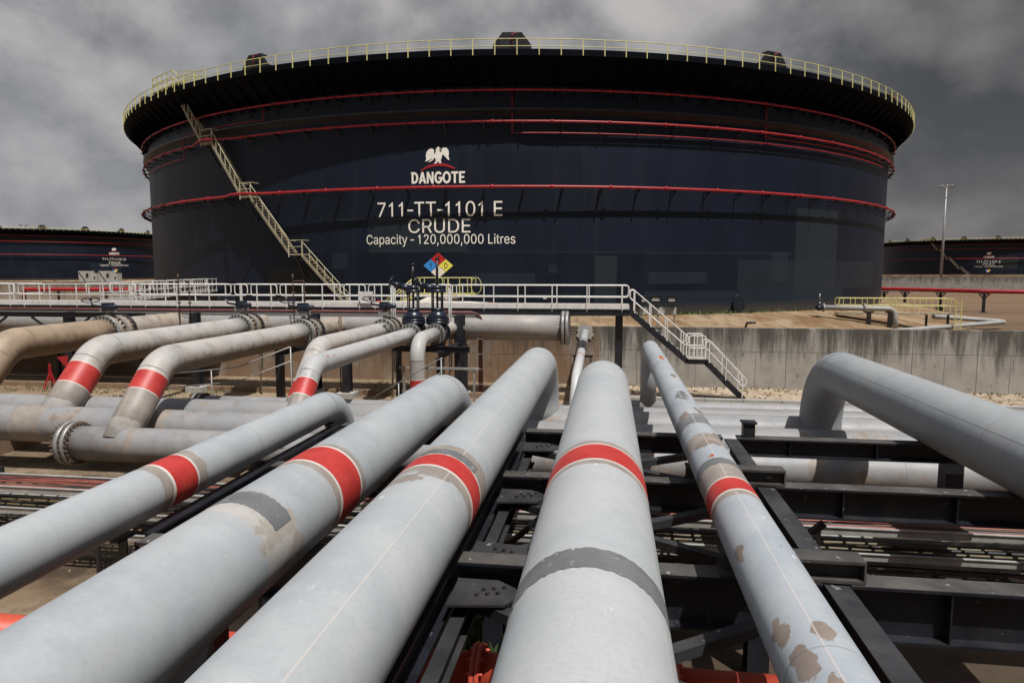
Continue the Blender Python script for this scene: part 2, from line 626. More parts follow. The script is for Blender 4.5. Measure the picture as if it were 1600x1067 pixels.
def shell_mat(name, patches, base=(0.0034, 0.0066, 0.0150), seed=0.0, spec=0.28, rough=0.40):
    m, t, p = new_mat(name)
    tc = t.coords()
    uv = tc['UV']
    u, v, _ = t.sep(uv)
    br = t.node('ShaderNodeTexBrick')
    t.l.new(t.scale(uv, (1, 1, 1), (3.0 + seed, 3.3, 0)), br.inputs['Vector'])
    br.inputs['Scale'].default_value = 1.0
    br.inputs['Brick Width'].default_value = 9.4
    br.inputs['Row Height'].default_value = 2.42
    br.inputs['Mortar Size'].default_value = 0.018
    br.inputs['Mortar Smooth'].default_value = 0.3
    br.inputs['Color1'].default_value = (*[c * 0.82 for c in base], 1)
    br.inputs['Color2'].default_value = (*[c * 1.45 for c in base], 1)
    br.inputs['Mortar'].default_value = (*[c * 2.3 for c in base], 1)
    c = br.outputs['Color']
    n = t.noise(t.scale(uv, (0.35, 0.10, 1), (seed, 0, 0)), 1.0, 6, 0.6)
    c = t.mix(t.math('MULTIPLY', t.step(n, 0.4, 0.75), 0.5), c, tuple(x * 1.9 for x in base))
    ns = t.noise(t.scale(uv, (1.3, 0.06, 1), (seed, 4, 0)), 1.0, 5, 0.65)
    c = t.mix(t.math('MULTIPLY', t.step(ns, 0.55, 0.8), 0.35), c, (0.03, 0.032, 0.032))
    for (u0, u1, v0, v1, col, f) in patches:
        a = t.math('MULTIPLY', t.math('GREATER_THAN', u, u0), t.math('LESS_THAN', u, u1))
        b = t.math('MULTIPLY', t.math('GREATER_THAN', v, v0), t.math('LESS_THAN', v, v1))
        c = t.mix(t.math('MULTIPLY', t.math('MULTIPLY', a, b), f), c, col)
    # dust splashed up on the lowest course
    c = t.mix(t.math('MULTIPLY', t.step(v, -2.2, -3.3), 0.5), c, (0.10, 0.075, 0.045))
    t.put(p.inputs['Base Color'], c)
    t.put(p.inputs['Roughness'], t.math('ADD', t.math('MULTIPLY', n, 0.2), rough))
    p.inputs['Specular IOR Level'].default_value = spec
    nf = t.noise(t.scale(uv, (1, 1, 1)), 2.2, 4, 0.6)
    h = t.math('ADD', t.math('MULTIPLY', br.outputs['Fac'], -0.4), t.math('MULTIPLY', nf, 0.25))
    t.put(p.inputs['Normal'], t.bump(h, 0.25, 0.02))
    return m


def concrete(name, base=(0.30, 0.285, 0.255), joints=None, streak=0.7, brown=0.0, seed=0.0, top=None):
    """uv in metres: u along, v up"""
    m, t, p = new_mat(name)
    tc = t.coords()
    uv = t.scale(tc['UV'], (1, 1, 1), (seed, 0, 0))
    u, v, _ = t.sep(tc['UV'])
    o = tc['Object']
    n = t.noise(uv, 0.8, 6, 0.6)
    f = t.noise(uv, 11, 5, 0.65)
    c = t.mix(t.step(n, 0.3, 0.7), tuple(x * 0.82 for x in base), tuple(x * 1.12 for x in base))
    c = t.mix(t.math('MULTIPLY', t.step(f, 0.45, 0.75), 0.35), c, tuple(x * 0.62 for x in base))
    if brown:
        bn = t.noise(t.scale(uv, (0.5, 0.35, 1), (3, 1, 0)), 1.0, 6, 0.6)
        c = t.mix(t.math('MULTIPLY', t.step(bn, 0.32, 0.58), brown), c, (0.20, 0.110, 0.055))
    hgt = t.math('MULTIPLY', f, 0.4)
    if top is not None:
        # black algae runs that start at the coping
        s1 = t.noise(t.scale(uv, (1.7, 0.16, 1)), 1.0, 6, 0.7)
        s2 = t.noise(t.scale(uv, (4.5, 0.5, 1), (2, 0, 0)), 1.0, 5, 0.65)
        fall = t.step(v, top - 2.6, top + 0.3)
        k = t.math('ADD', t.math('MULTIPLY', s1, 0.6), t.math('MULTIPLY', s2, 0.4))
        k = t.math('ADD', k, t.math('MULTIPLY', fall, 0.22))
        c = t.mix(t.math('MULTIPLY', t.step(k, 0.53, 0.76), streak), c, (0.060, 0.054, 0.047))
        s3 = t.noise(t.scale(uv, (2.2, 1.4, 1), (8, 3, 0)), 1.0, 6, 0.7)
        c = t.mix(t.math('MULTIPLY', t.step(s3, 0.60, 0.66), streak * 0.6), c, (0.06, 0.055, 0.05))
    if joints:
        wdt, vt = joints
        line = lambda q, w_: t.step(t.math('MULTIPLY', t.math('ABSOLUTE', t.math('SUBTRACT', t.math('FRACT', t.math('ADD', t.math('DIVIDE', u, q), 0.5)), 0.5)), q), w_, w_ * 0.4)
        lo = t.math('MULTIPLY', line(wdt, 0.022), t.math('LESS_THAN', v, vt))
        j = t.math('MAXIMUM', lo, line(wdt * 2, 0.028))
        j = t.math('MAXIMUM', j, t.step(t.math('ABSOLUTE', t.math('SUBTRACT', v, vt)), 0.022, 0.008))
        c = t.mix(t.math('MULTIPLY', j, 0.55), c, (0.055, 0.05, 0.045))
        hgt = t.math('SUBTRACT', hgt, j)
    t.put(p.inputs['Base Color'], c)
    p.inputs['Roughness'].default_value = 0.85
    p.inputs['Specular IOR Level'].default_value = 0.2
    t.put(p.inputs['Normal'], t.bump(hgt, 0.5, 0.02))
    return m


def ground_mat():
    m, t, p = new_mat("earth")
    g = t.node('ShaderNodeNewGeometry')
    P = g.outputs['Position']
    x, y, z = t.sep(P)
    n = t.noise(P, 0.33, 7, 0.62, 0.3)
    n2 = t.noise(P, 2.3, 7, 0.65, 0.2)
    n3 = t.noise(P, 17, 5, 0.65)
    c = t.mix(t.step(n, 0.32, 0.68), (0.19, 0.130, 0.080), (0.32, 0.245, 0.165))
    c = t.mix(t.math('MULTIPLY', t.step(n2, 0.48, 0.66), 0.6), c, (0.13, 0.090, 0.058))
    c = t.mix(t.math('MULTIPLY', t.step(n3, 0.52, 0.75), 0.5), c, (0.075, 0.055, 0.04))
    c = t.mix(t.math('MULTIPLY', t.step(n3, 0.40, 0.22), 0.4), c, (0.46, 0.40, 0.32))
    # pale dry sand between kerb and wall
    pale = t.math('MULTIPLY', t.math('MULTIPLY', t.step(y, 30.5, 31.2), t.step(y, 35.1, 34.9)), t.step(x, -3.0, 0.0))
    c = t.mix(t.math('MULTIPLY', pale, t.math('ADD', 0.08, t.math('MULTIPLY', t.step(n2, 0.62, 0.42), 0.5))), c, (0.46, 0.385, 0.295))
    # shade under the rack painted over the dark, oily yard soil
    wet_shade = t.math('MULTIPLY', t.step(y, 25.0, 14.0), t.math('ADD', 0.35, t.math('MULTIPLY', t.step(t.noise(P, 0.55, 5, 0.6), 0.40, 0.56), 0.65)))
    wet_shade = t.math('MULTIPLY', wet_shade, t.math('SUBTRACT', 1.0, t.math('MULTIPLY', t.math('MULTIPLY', t.step(x, -3.8, -5.0), t.step(y, 11.3, 10.3)), 0.75)))
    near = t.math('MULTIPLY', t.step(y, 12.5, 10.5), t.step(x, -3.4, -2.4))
    wet_shade = t.math('MAXIMUM', wet_shade, near)
    c = t.mix(t.math('MULTIPLY', wet_shade, 0.88), c, (0.042, 0.030, 0.021))
    # old wheel tracks and runnels across the bund floor
    far = t.step(y, 36.0, 44.0)
    tr = t.noise(t.scale(P, (0.012, 0.22, 0.1)), 1.0, 6, 0.65, 0.5)
    fc = t.mix(t.step(tr, 0.38, 0.62), (0.185, 0.115, 0.066), (0.12, 0.082, 0.054))
    fc = t.mix(t.math('MULTIPLY', t.step(n2, 0.5, 0.7), 0.4), fc, (0.11, 0.08, 0.055))
    c = t.mix(far, c, fc)
    t.put(p.inputs['Base Color'], c)
    p.inputs['Roughness'].default_value = 0.93
    p.inputs['Specular IOR Level'].default_value = 0.15
    t.put(p.inputs['Normal'], t.bump(t.math('ADD', n3, t.math('MULTIPLY', n2, 0.8)), 0.6, 0.05))
    return m


def mound_mat():
    m, t, p = new_mat("bund_slope_earth")
    tc = t.coords()
    uv = tc['UV']
    n = t.noise(tc['Object'], 0.42, 7, 0.62, 0.3)
    st = t.noise(t.scale(uv, (1.1, 1.6, 1), (3, 0, 0)), 1.0, 7, 0.65, 0.8)
    f = t.noise(tc['Object'], 6, 5, 0.65)
    c = t.mix(t.step(n, 0.36, 0.62), (0.17, 0.100, 0.050), (0.28, 0.205, 0.130))
    c = t.mix(t.math('MULTIPLY', t.step(st, 0.50, 0.66), 0.65), c, (0.105, 0.070, 0.042))
    c = t.mix(t.math('MULTIPLY', t.step(f, 0.52, 0.75), 0.3), c, (0.10, 0.075, 0.05))
    t.put(p.inputs['Base Color'], c)
    p.inputs['Roughness'].default_value = 0.92
    p.inputs['Specular IOR Level'].default_value = 0.15
    t.put(p.inputs['Normal'], t.bump(f, 0.4, 0.04))
    return m


def leaf_mat():
    m, t, p = new_mat("weed_leaf")
    o = t.coords()['Object']
    c = t.mix(t.step(t.noise(o, 3, 4), 0.35, 0.65), (0.045, 0.075, 0.018), (0.10, 0.13, 0.035))
    t.put(p.inputs['Base Color'], c)
    p.inputs['Roughness'].default_value = 0.7
    return m


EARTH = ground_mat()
MOUND = mound_mat()
LEAF = leaf_mat()

# ================================================================== ground
g = M()
ys = [-120, -20, 0, 10, 20, 30, 35.05, 35.25, 60, 120, 220, 400, 900, 4000]
zs = [GZ, GZ, GZ, GZ, GZ, GZ, GZ, FZ, FZ, FZ, FZ, FZ, FZ, FZ]
xs = [-4000, -800, -300, -120, -60, -30, -10, 0, 10, 30, 60, 120, 300, 800, 4000]
for i in range(len(ys) - 1):
    for j in range(len(xs) - 1):
        g.quad([(xs[j], ys[i], zs[i]), (xs[j + 1], ys[i], zs[i]), (xs[j + 1], ys[i + 1], zs[i + 1]), (xs[j], ys[i + 1], zs[i + 1])])
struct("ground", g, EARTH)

# ================================================================== storage tanks
TC = Vector((-12.78, 95.146, 0))


# letter outlines in thousandths: advance, then closed loops of x, y pairs (the regular sans)
GLYPHS = {
    '7': (453,[[62,509,391,509,391,449,165,0,97,0,323,448,323,452,62,452]]),
    '1': (395,[[170,0,234,0,234,509,193,509,176,482,148,452,112,425,72,403,72,345,104,358,138,377,170,402]]),
    '-': (255,[[239,244,16,244,16,188,239,188]]),
    'T': (449,[[32,509,417,509,417,452,257,452,257,0,193,0,193,452,32,452]]),
    '0': (453,[[227,516,262,512,295,502,323,484,348,461,368,431,384,395,396,353,403,306,405,254,403,202,396,155,384,113,368,77,348,48,323,24,295,7,263,-3,227,-7,191,-3,158,7,130,24,105,48,85,77,69,113,57,155,50,202,48,254,50,306,57,353,69,395,85,431,106,461,130,484,159,502,191,512],[250,457,227,460,203,457,182,449,163,435,147,416,134,393,123,365,115,332,111,295,109,254,111,213,115,176,123,144,134,116,147,92,163,74,182,60,203,52,227,50,250,52,271,60,290,74,306,92,320,116,330,144,338,176,342,213,344,254,342,295,338,332,330,365,320,393,306,416,290,435,271,449]]),
    'E': (419,[[60,0,60,509,372,509,372,452,125,452,125,286,355,286,355,229,125,229,125,57,375,57,375,0]]),
    'C': (510,[[267,516,293,514,317,511,340,504,362,496,383,485,402,471,419,456,435,438,448,418,459,397,467,373,473,348,408,348,404,365,397,380,389,395,380,407,369,418,357,428,344,437,330,444,315,449,300,453,284,455,267,456,237,453,209,445,184,432,161,414,141,391,125,364,113,332,106,295,103,254,106,213,113,177,125,145,141,117,161,94,184,76,210,63,237,56,267,53,284,54,300,56,315,60,330,65,344,72,357,81,369,90,380,102,389,114,397,128,404,144,408,160,473,160,467,135,459,112,448,91,435,71,420,53,402,38,383,24,363,13,341,5,317,-2,293,-6,267,-7,225,-3,186,7,150,25,119,49,92,79,70,115,53,157,44,203,40,254,44,305,53,352,70,393,92,429,119,459,150,484,186,501,225,512]]),
    'R': (449,[[60,0,60,509,236,509,273,506,305,500,333,489,356,473,376,455,390,433,401,408,407,381,409,352,407,323,401,296,390,271,376,250,356,232,333,217,305,206,273,200,236,198,96,198,96,255,234,255,258,256,280,260,298,267,313,276,325,287,334,300,340,316,344,333,345,352,344,371,340,389,334,405,325,419,313,430,298,440,279,446,258,451,233,452,125,452,125,0],[230,229,303,229,428,0,353,0]]),
    'U': (517,[[60,509,124,509,124,178,126,155,132,133,141,113,153,95,169,80,187,68,208,59,232,53,259,52,285,53,309,59,331,68,349,80,364,95,377,113,385,133,391,155,393,178,393,509,457,509,457,173,454,140,446,108,433,80,414,55,391,33,363,15,332,2,297,-6,259,-8,220,-6,186,2,154,15,126,33,103,55,85,80,71,108,63,140,60,173]]),
    'D': (502,[[60,0,60,509,125,509,125,0],[93,452,93,509,225,509,273,505,315,495,353,478,385,455,412,426,433,391,449,351,458,306,462,255,458,205,449,159,433,119,411,83,384,54,351,31,312,14,268,3,219,0,96,0,96,57,215,57,254,60,288,68,318,81,343,99,363,122,379,149,390,181,397,216,399,255,397,294,390,329,379,361,364,388,344,410,320,428,291,441,258,449,221,452]]),
    'a': (389,[[194,384,208,384,223,382,239,379,255,375,271,369,286,360,300,350,312,336,322,320,330,301,335,278,337,251,337,0,277,0,277,52,272,52,267,43,260,34,252,25,242,16,229,8,215,1,199,-4,181,-7,160,-9,137,-7,115,-3,94,5,76,15,60,29,48,45,38,63,32,84,30,108,32,128,36,146,43,161,53,174,64,184,78,193,92,200,108,206,125,211,143,214,161,217,178,220,200,223,218,225,234,227,247,229,257,231,265,235,271,240,274,246,276,255,276,257,275,272,272,285,267,297,260,307,251,315,240,322,227,327,212,330,196,331,178,330,163,327,149,322,137,316,127,309,118,301,110,292,104,283,100,274,41,291,51,313,64,331,79,346,95,358,114,368,133,375,153,380,173,383],[276,190,272,187,267,184,259,182,251,180,241,178,231,176,221,174,210,173,200,171,191,170,182,169,175,168,161,166,147,163,134,159,122,153,112,147,103,139,97,130,93,118,92,105,93,93,96,82,102,72,109,64,119,57,130,52,142,48,156,46,170,45,192,47,211,51,228,59,242,68,254,80,263,93,270,108,274,122,276,138]]),
    'p': (424,[[229,384,259,382,287,374,313,361,335,342,354,320,370,293,381,261,388,227,390,189,388,151,381,116,370,84,355,57,336,34,313,16,288,3,260,-6,229,-8,208,-7,189,-3,173,4,159,12,147,21,138,31,130,41,124,50,118,59,114,59,114,-143,53,-143,53,379,112,379,112,319,118,319,123,327,130,336,137,346,147,355,158,364,171,373,188,379,207,383],[220,330,198,328,178,322,161,312,147,299,134,282,125,263,118,241,114,216,113,189,114,162,118,138,125,115,135,95,147,78,162,65,179,55,198,49,220,47,242,49,262,55,279,66,294,80,306,97,316,117,323,139,327,163,328,189,327,215,323,239,316,261,307,281,295,298,280,311,262,322,243,328]]),
    'c': (396,[[207,384,226,384,243,381,260,377,276,371,291,364,305,356,318,346,330,335,340,322,349,308,356,293,362,277,303,262,300,272,295,281,290,289,284,297,278,304,270,311,261,316,252,321,242,325,231,328,220,329,207,330,184,328,163,321,145,310,130,296,118,278,108,258,102,236,98,212,96,187,98,163,102,139,108,117,118,97,130,80,145,66,163,55,184,49,207,46,220,47,232,49,243,52,253,55,262,60,271,66,279,73,285,80,292,89,297,98,301,107,304,117,363,102,357,86,350,70,341,56,331,43,319,32,306,21,292,12,277,5,261,-1,244,-5,226,-7,207,-8,174,-5,144,3,117,16,93,35,72,58,56,85,44,116,37,150,34,187,37,225,44,260,56,291,72,318,93,341,117,360,144,374,174,382]]),
    'i': (167,[[53,379,114,379,114,0,53,0],[84,524,95,522,105,518,114,512,121,504,125,494,126,483,125,472,121,463,114,455,105,448,95,444,84,443,73,444,63,448,54,455,47,463,43,472,41,483,43,494,47,504,54,512,63,518,73,522]]),
    't': (227,[[65,471,126,471,126,98,127,83,130,70,136,61,144,55,156,51,170,50,175,50,180,50,185,51,191,52,197,53,202,54,213,2,207,0,200,-2,192,-3,184,-3,176,-4,168,-4,138,-1,113,7,92,21,77,41,68,64,65,93],[204,379,6,379,6,327,204,327]]),
    'y': (389,[[17,379,84,379,165,155,173,132,180,109,187,87,193,64,199,42,206,21,184,21,190,42,196,64,202,87,209,110,216,132,224,155,305,379,371,379,204,-58,196,-77,187,-93,177,-107,165,-119,153,-128,139,-136,125,-141,109,-144,91,-145,82,-145,73,-144,65,-143,57,-142,52,-140,47,-139,61,-86,71,-87,83,-89,94,-90,104,-89,113,-86,122,-81,130,-74,138,-64,145,-51,151,-36,163,-1]]),
    '2': (453,[[225,516,254,513,281,507,306,497,328,482,346,465,361,445,372,423,379,398,381,372,380,354,377,336,371,318,363,299,351,280,336,259,317,235,294,209,267,180,153,60,153,57,389,57,389,0,64,0,64,47,234,229,252,248,268,266,282,282,294,298,303,312,311,327,316,341,319,356,320,371,319,389,315,405,308,419,298,431,287,441,273,449,258,455,241,458,224,460,205,458,188,454,172,447,159,438,148,427,139,413,132,398,128,381,127,362,66,362,68,391,75,418,86,442,102,464,121,482,143,496,168,507,196,513]]),
    ',': (188,[[68,71,137,71,84,-119,38,-119]]),
    'L': (393,[[60,509,125,509,125,57,361,57,361,0,60,0]]),
    'r': (259,[[213,385,218,385,223,385,229,384,235,384,240,384,243,384,243,322,241,323,236,324,230,324,223,325,215,326,207,326,190,324,174,321,159,315,146,306,135,296,126,284,119,269,115,254,114,237,114,0,53,0,53,379,112,379,112,321,115,321,124,339,137,354,152,367,171,377,191,383]]),
    'e': (404,[[205,384,226,383,246,380,266,374,285,366,303,355,319,341,334,324,347,305,357,282,365,256,370,227,371,194,371,169,75,169,75,221,338,221,310,202,308,226,304,248,298,269,288,286,277,301,263,314,246,323,227,328,205,330,183,328,164,323,146,313,131,301,119,286,109,270,102,251,97,231,96,211,96,178,98,151,102,127,110,106,121,88,135,73,151,61,169,53,190,48,212,46,227,47,241,49,254,53,265,58,276,65,285,73,294,82,300,93,306,105,365,91,358,72,348,55,335,39,320,26,302,14,283,4,261,-3,237,-7,212,-8,177,-5,145,3,117,16,92,35,72,58,56,85,44,116,37,150,34,187,36,224,44,258,55,290,71,317,91,340,115,359,142,373,172,382]]),
    's': (365,[[187,384,212,383,234,379,254,372,271,363,286,352,299,339,309,324,318,308,324,290,268,277,262,291,254,304,243,316,228,325,210,331,187,333,166,331,147,326,131,317,119,305,111,292,109,277,110,264,115,253,124,243,136,235,152,229,172,223,229,209,261,200,287,187,306,171,320,153,328,131,331,107,329,85,323,65,312,47,298,31,281,18,260,6,236,-2,210,-7,182,-8,157,-7,133,-3,112,3,93,12,76,24,62,38,50,54,41,73,36,94,94,107,101,87,111,72,124,60,141,52,160,47,181,45,206,47,227,53,244,62,258,74,265,88,268,103,266,115,262,126,254,136,243,144,229,150,212,155,149,170,118,180,92,192,72,208,58,227,50,249,47,274,49,295,55,314,65,332,79,347,95,360,115,370,137,378,161,383]]),
    '3': (453,[[70,509,372,509,372,461,211,278,211,289,247,290,279,286,308,276,333,262,354,244,371,222,383,198,391,173,393,145,390,116,383,90,370,66,354,45,333,27,309,12,281,2,251,-5,218,-7,188,-5,159,1,133,10,108,22,88,38,70,57,57,79,48,104,44,132,109,132,112,115,118,100,126,87,137,76,150,66,165,59,182,54,200,51,219,50,239,51,258,55,275,61,291,69,304,80,315,93,323,108,328,125,329,145,328,163,323,180,316,196,306,211,292,223,275,234,254,241,229,246,201,248,157,248,157,299,288,448,288,452,70,452]]),
    ' ': (188,[]),
}


def arc(cx, cy, rx, ry, a0, a1, n=14):
    return [(cx + rx * math.cos(R_(a0 + (a1 - a0) * i / n)), cy + ry * math.sin(R_(a0 + (a1 - a0) * i / n))) for i in range(n + 1)]


# heavy flared capitals of the owner's name above the tank number
HEAVY = {
    'D': (400, [[(-22, 509), (0, 440), (14, 400), (14, 0)] + [(150, 0)] + arc(150, 254, 222, 254, -90, 90)[1:-1] + [(150, 509)],
                [(122, 90), (122, 418), (150, 418)] + arc(150, 254, 112, 164, 90, -90)[1:-1] + [(150, 90)]]),
    'A': (400, [[(-4, 0), (104, 0), (136, 100), (254, 100), (286, 0), (394, 0), (244, 509), (146, 509)], [(160, 180), (195, 310), (230, 180)]]),
    'N': (415, [[(22, 0), (122, 0), (122, 300), (282, -14), (384, -14), (384, 509), (284, 509), (284, 215), (130, 509), (22, 509)]]),
    'G': (430, [arc(225, 254, 215, 268, 38, 352, 30) + [(437, 275), (225, 275), (225, 190), (330, 190)] + arc(225, 254, 108, 166, -28, -318, 26)]),
    'O': (450, [arc(222, 254, 216, 268, 0, 354, 40), arc(222, 254, 112, 168, 0, 350, 30)]),
    'T': (390, [[(10, 509), (22, 405), (140, 418), (140, 0), (246, 0), (246, 418), (364, 405), (376, 509)]]),
    'E': (350, [[(24, 0), (330, 0), (322, 92), (130, 92), (130, 215), (290, 215), (290, 300), (130, 300), (130, 418), (312, 418), (346, 509), (24, 509)]]),
}


def inside(px, py, rings):
    odd = False
    for l_ in rings:
        for i in range(len(l_)):
            (x0, y0), (x1, y1) = l_[i], l_[i - 1]
            if (y0 > py) != (y1 > py) and px < (x1 - x0) * (py - y0) / (y1 - y0) + x0:
                odd = not odd
    return odd


def text_mesh(txt, font):
    vs, fs, x = [], [], 0.0
    for ch in txt:
        if font == 'B':
            ad, loops = HEAVY[ch]
        else:
            ad, loops = GLYPHS[ch]
            loops = [list(zip(l_[0::2], l_[1::2])) for l_ in loops]
        P, E_ = [], []
        for l_ in loops:
            k = len(P)
            P += [Vector((q[0] / 1000, q[1] / 1000)) for q in l_]
            E_ += [(k + i, k + (i + 1) % len(l_)) for i in range(len(l_))]
        if P:
            ov, _, of, _, _, _ = delaunay_2d_cdt(P, E_, [], 0, 1e-6)
            rings = [[(q[0] / 1000, q[1] / 1000) for q in l_] for l_ in loops]
            of = [f_ for f_ in of if inside(sum((ov[i].x for i in f_)) / len(f_), sum((ov[i].y for i in f_)) / len(f_), rings)]
            b = len(vs)
            vs += [(q.x + x, q.y) for q in ov]
            fs += [tuple(b + i for i in f_) for f_ in of]
        x += ad / 1000
    return vs, fs


def wrap_text(txt, u0, u1, zbase, cap, fpos, font='R', capchar='E'):
    vs, fs = text_mesh(txt, font)
    cv, _ = text_mesh(capchar, font)
    ch = max(y for _, y in cv) - min(y for _, y in cv)
    cb = min(y for _, y in cv)
    x0 = min(x for x, _ in vs)
    x1 = max(x for x, _ in vs)
    m = M()
    m.v = [tuple(fpos(u0 + (x - x0) / (x1 - x0) * (u1 - u0), zbase + (y - cb) / ch * cap)) for x, y in vs]
    for f_ in fs:
        a, b, c = [vs[i] for i in f_[:3]]
        cr = (b[0] - a[0]) * (c[1] - a[1]) - (b[1] - a[1]) * (c[0] - a[0])
        m.f.append(f_ if cr > 0 else f_[::-1])
        m.uv.append([(0, 0)] * len(f_))
        m.sm.append(False)
    return m


def zx(px, py):
    """emblem drawing units -> metres on the shell"""
    return (-0.83 + (px / 5.333 + 550 - 664) * 0.0485, 7.84 + (257 - (200 + py / 5.333)) * 0.046)


EAGLE = [(704, 170), (710, 162), (719, 158), (731, 161), (739, 168), (747, 175), (738, 181), (735, 192), (741, 204), (748, 205), (747, 190), (752, 175), (763, 166), (777, 165), (791, 170),
         (801, 182), (807, 200), (808, 220), (804, 236), (813, 272), (799, 266), (786, 252), (774, 238), (760, 222), (752, 226), (750, 242), (746, 258), (739, 270), (747, 290),
         (736, 297), (725, 292), (722, 278), (714, 278), (711, 292), (700, 297), (683, 299), (692, 288), (700, 274), (696, 258), (690, 246), (676, 268), (658, 279), (634, 287),
         (648, 275), (664, 260), (668, 250), (652, 262), (634, 272), (611, 279), (621, 256), (617, 232), (621, 206), (633, 186), (650, 174), (668, 171), (680, 178), (687, 190), (683, 206),
         (688, 214), (697, 208), (702, 196), (700, 184)]


def finish_tank(t, P, number, detail, RS):
    th0 = 0.0
    # emblem and lettering, painted on the shell (3 mm and more proud of it)
    def F(u, z, r=RS + 0.02):
        return P(math.degrees(u / RS), r, z)
    part("lettering", wrap_text("DANGOTE", -1.92, 2.20, 6.47, 0.84, F, 'B'), LETTER, t, "bold cream lettering below the bird emblem")
    part("lettering", wrap_text(number, -4.62, 4.93, 4.06, 1.08, F), LETTER, t, "tall cream tank number")
    part("lettering", wrap_text("CRUDE", -2.18, 2.56, 2.86, 1.0, F), LETTER, t, "cream lettering of the tank contents")
    part("lettering", wrap_text("Capacity - 120,000,000 Litres", -5.57, 5.88, 2.04, 0.70, F, 'R', 'L'), LETTER, t, "small cream capacity line")
    m = M()
    m.prism([zx(*p) for p in EAGLE], lambda x, y, dd: F(x, y, RS + dd), 0.004, 0.03)
    part("eagle_emblem", m, LETTER, t)
    m = M()
    up = [zx(565 + i * 29.5, 358 - 60 * math.sin(math.pi * (i / 10) * 0.96 + 0.02) ** 0.85 - (i / 10) * 12) for i in range(11)]
    dn = [zx(572 + i * 28.2, 360 - 36 * math.sin(math.pi * (i / 10)) ** 0.9 - (i / 10) * 12) for i in range(11)][::-1]
    m.prism(up + dn, lambda x, y, dd: F(x, y, RS + dd), 0.004, 0.03)
    part("red_arc", m, EMRED, t)
    cu, cz, hw, hh = 0.10, 0.43, 0.58, 0.485
    m = M()
    m.prism([(cu, cz - 2 * hh - .06), (cu + 2 * hw + .06, cz), (cu, cz + 2 * hh + .06), (cu - 2 * hw - .06, cz)], lambda x, y, dd: F(x, y, RS + dd), 0.004, 0.015)
    sign = part("hazard_diamond", m, SBLACK, t)
    for (ox, oz, mt, dig) in ((-hw, 0, SBLUE, "1"), (0, hh, SRED, "3"), (hw, 0, SYEL, "0"), (0, -hh, SWHITE, None)):
        m = M()
        q = 0.955
        m.prism([(cu + ox, cz + oz - hh * q), (cu + ox + hw * q, cz + oz), (cu + ox, cz + oz + hh * q), (cu + ox - hw * q, cz + oz)], lambda x, y, dd: F(x, y, RS + dd), 0.015, 0.03)
        pq = part("hazard_quadrant", m, mt, sign)
        if dig:
            wd_ = 0.12 if dig == "1" else 0.25
            part("digit", wrap_text(dig, cu + ox - wd_ / 2, cu + ox + wd_ / 2, cz + oz - 0.2, 0.40, lambda u, z: F(u, z, RS + 0.04)), SBLACK, sign)
    if detail:
        # thin deluge lines
        m = M()
        th = 7.2 - th0
        pts = [P(th, 45.2, 13.4), P(th, 45.2, 9.97)] + [P(th + k * 2.0, 45.32, 9.97) for k in range(1, 27)]
        m.tube(pts, 0.045, 6)
        part("deluge_pipe", m, REDPIPE, t)
        m = M()
        th = 33.3 - th0
        pts = [P(th, 45.2, 13.4), P(th, 45.2, 10.42)] + [P(th + k * 2.0, 45.32, 10.42) for k in range(1, 14)]
        m.tube(pts, 0.045, 6)
        part("deluge_pipe", m, REDPIPE, t)
        m = M()
        th = -18.75 - th0
        pts = [P(th, 45.2, 13.2), P(th, 45.2, 11.9)] + [P(th - k * 2.0, 45.32, 11.9) for k in range(1, 8)] + [P(th - 14.2, 45.3, 9.9)] + [P(th - 14.2 - k * 2, 45.3, 9.9) for k in range(1, 9)]
        m.tube(pts, 0.045, 6)
        part("deluge_pipe", m, REDPIPE, t)
        # manhole and small shell fittings
        m = M()
        a = P(30.4, 45.0, -2.65)
        nrm = (P(30.4, 46, 0) - P(30.4, 45, 0))
        m.tube([a, a + nrm * 0.35], 0.42, 24)
        m.tube([a + nrm * 0.35, a + nrm * 0.42], 0.58, 24)
        m.disc_bolts(a + nrm * 0.43, nrm, 0.52, 20, 0.03, 0.05)
        mh = part("manhole", m, shell_mat("manhole_paint", [], base=(0.014, 0.018, 0.024)), t)
        m = M()
        m.tube([P(29.7, 45.5, -2.3), P(29.7, 45.5, -1.95), P(30.2, 45.5, -1.85), P(30.9, 45.5, -1.85)], 0.03, 6)
        part("davit", m, STEEL, mh)
        for (th, z) in ((10.3, -1.95),):
            m = M()
            a, b = P(th, 45.0, z), P(th, 45.08, z)
            m.bar(a, b, 0.26, 0.24)
            part("name_plate", m, BOXGREY, t)
    return t, P


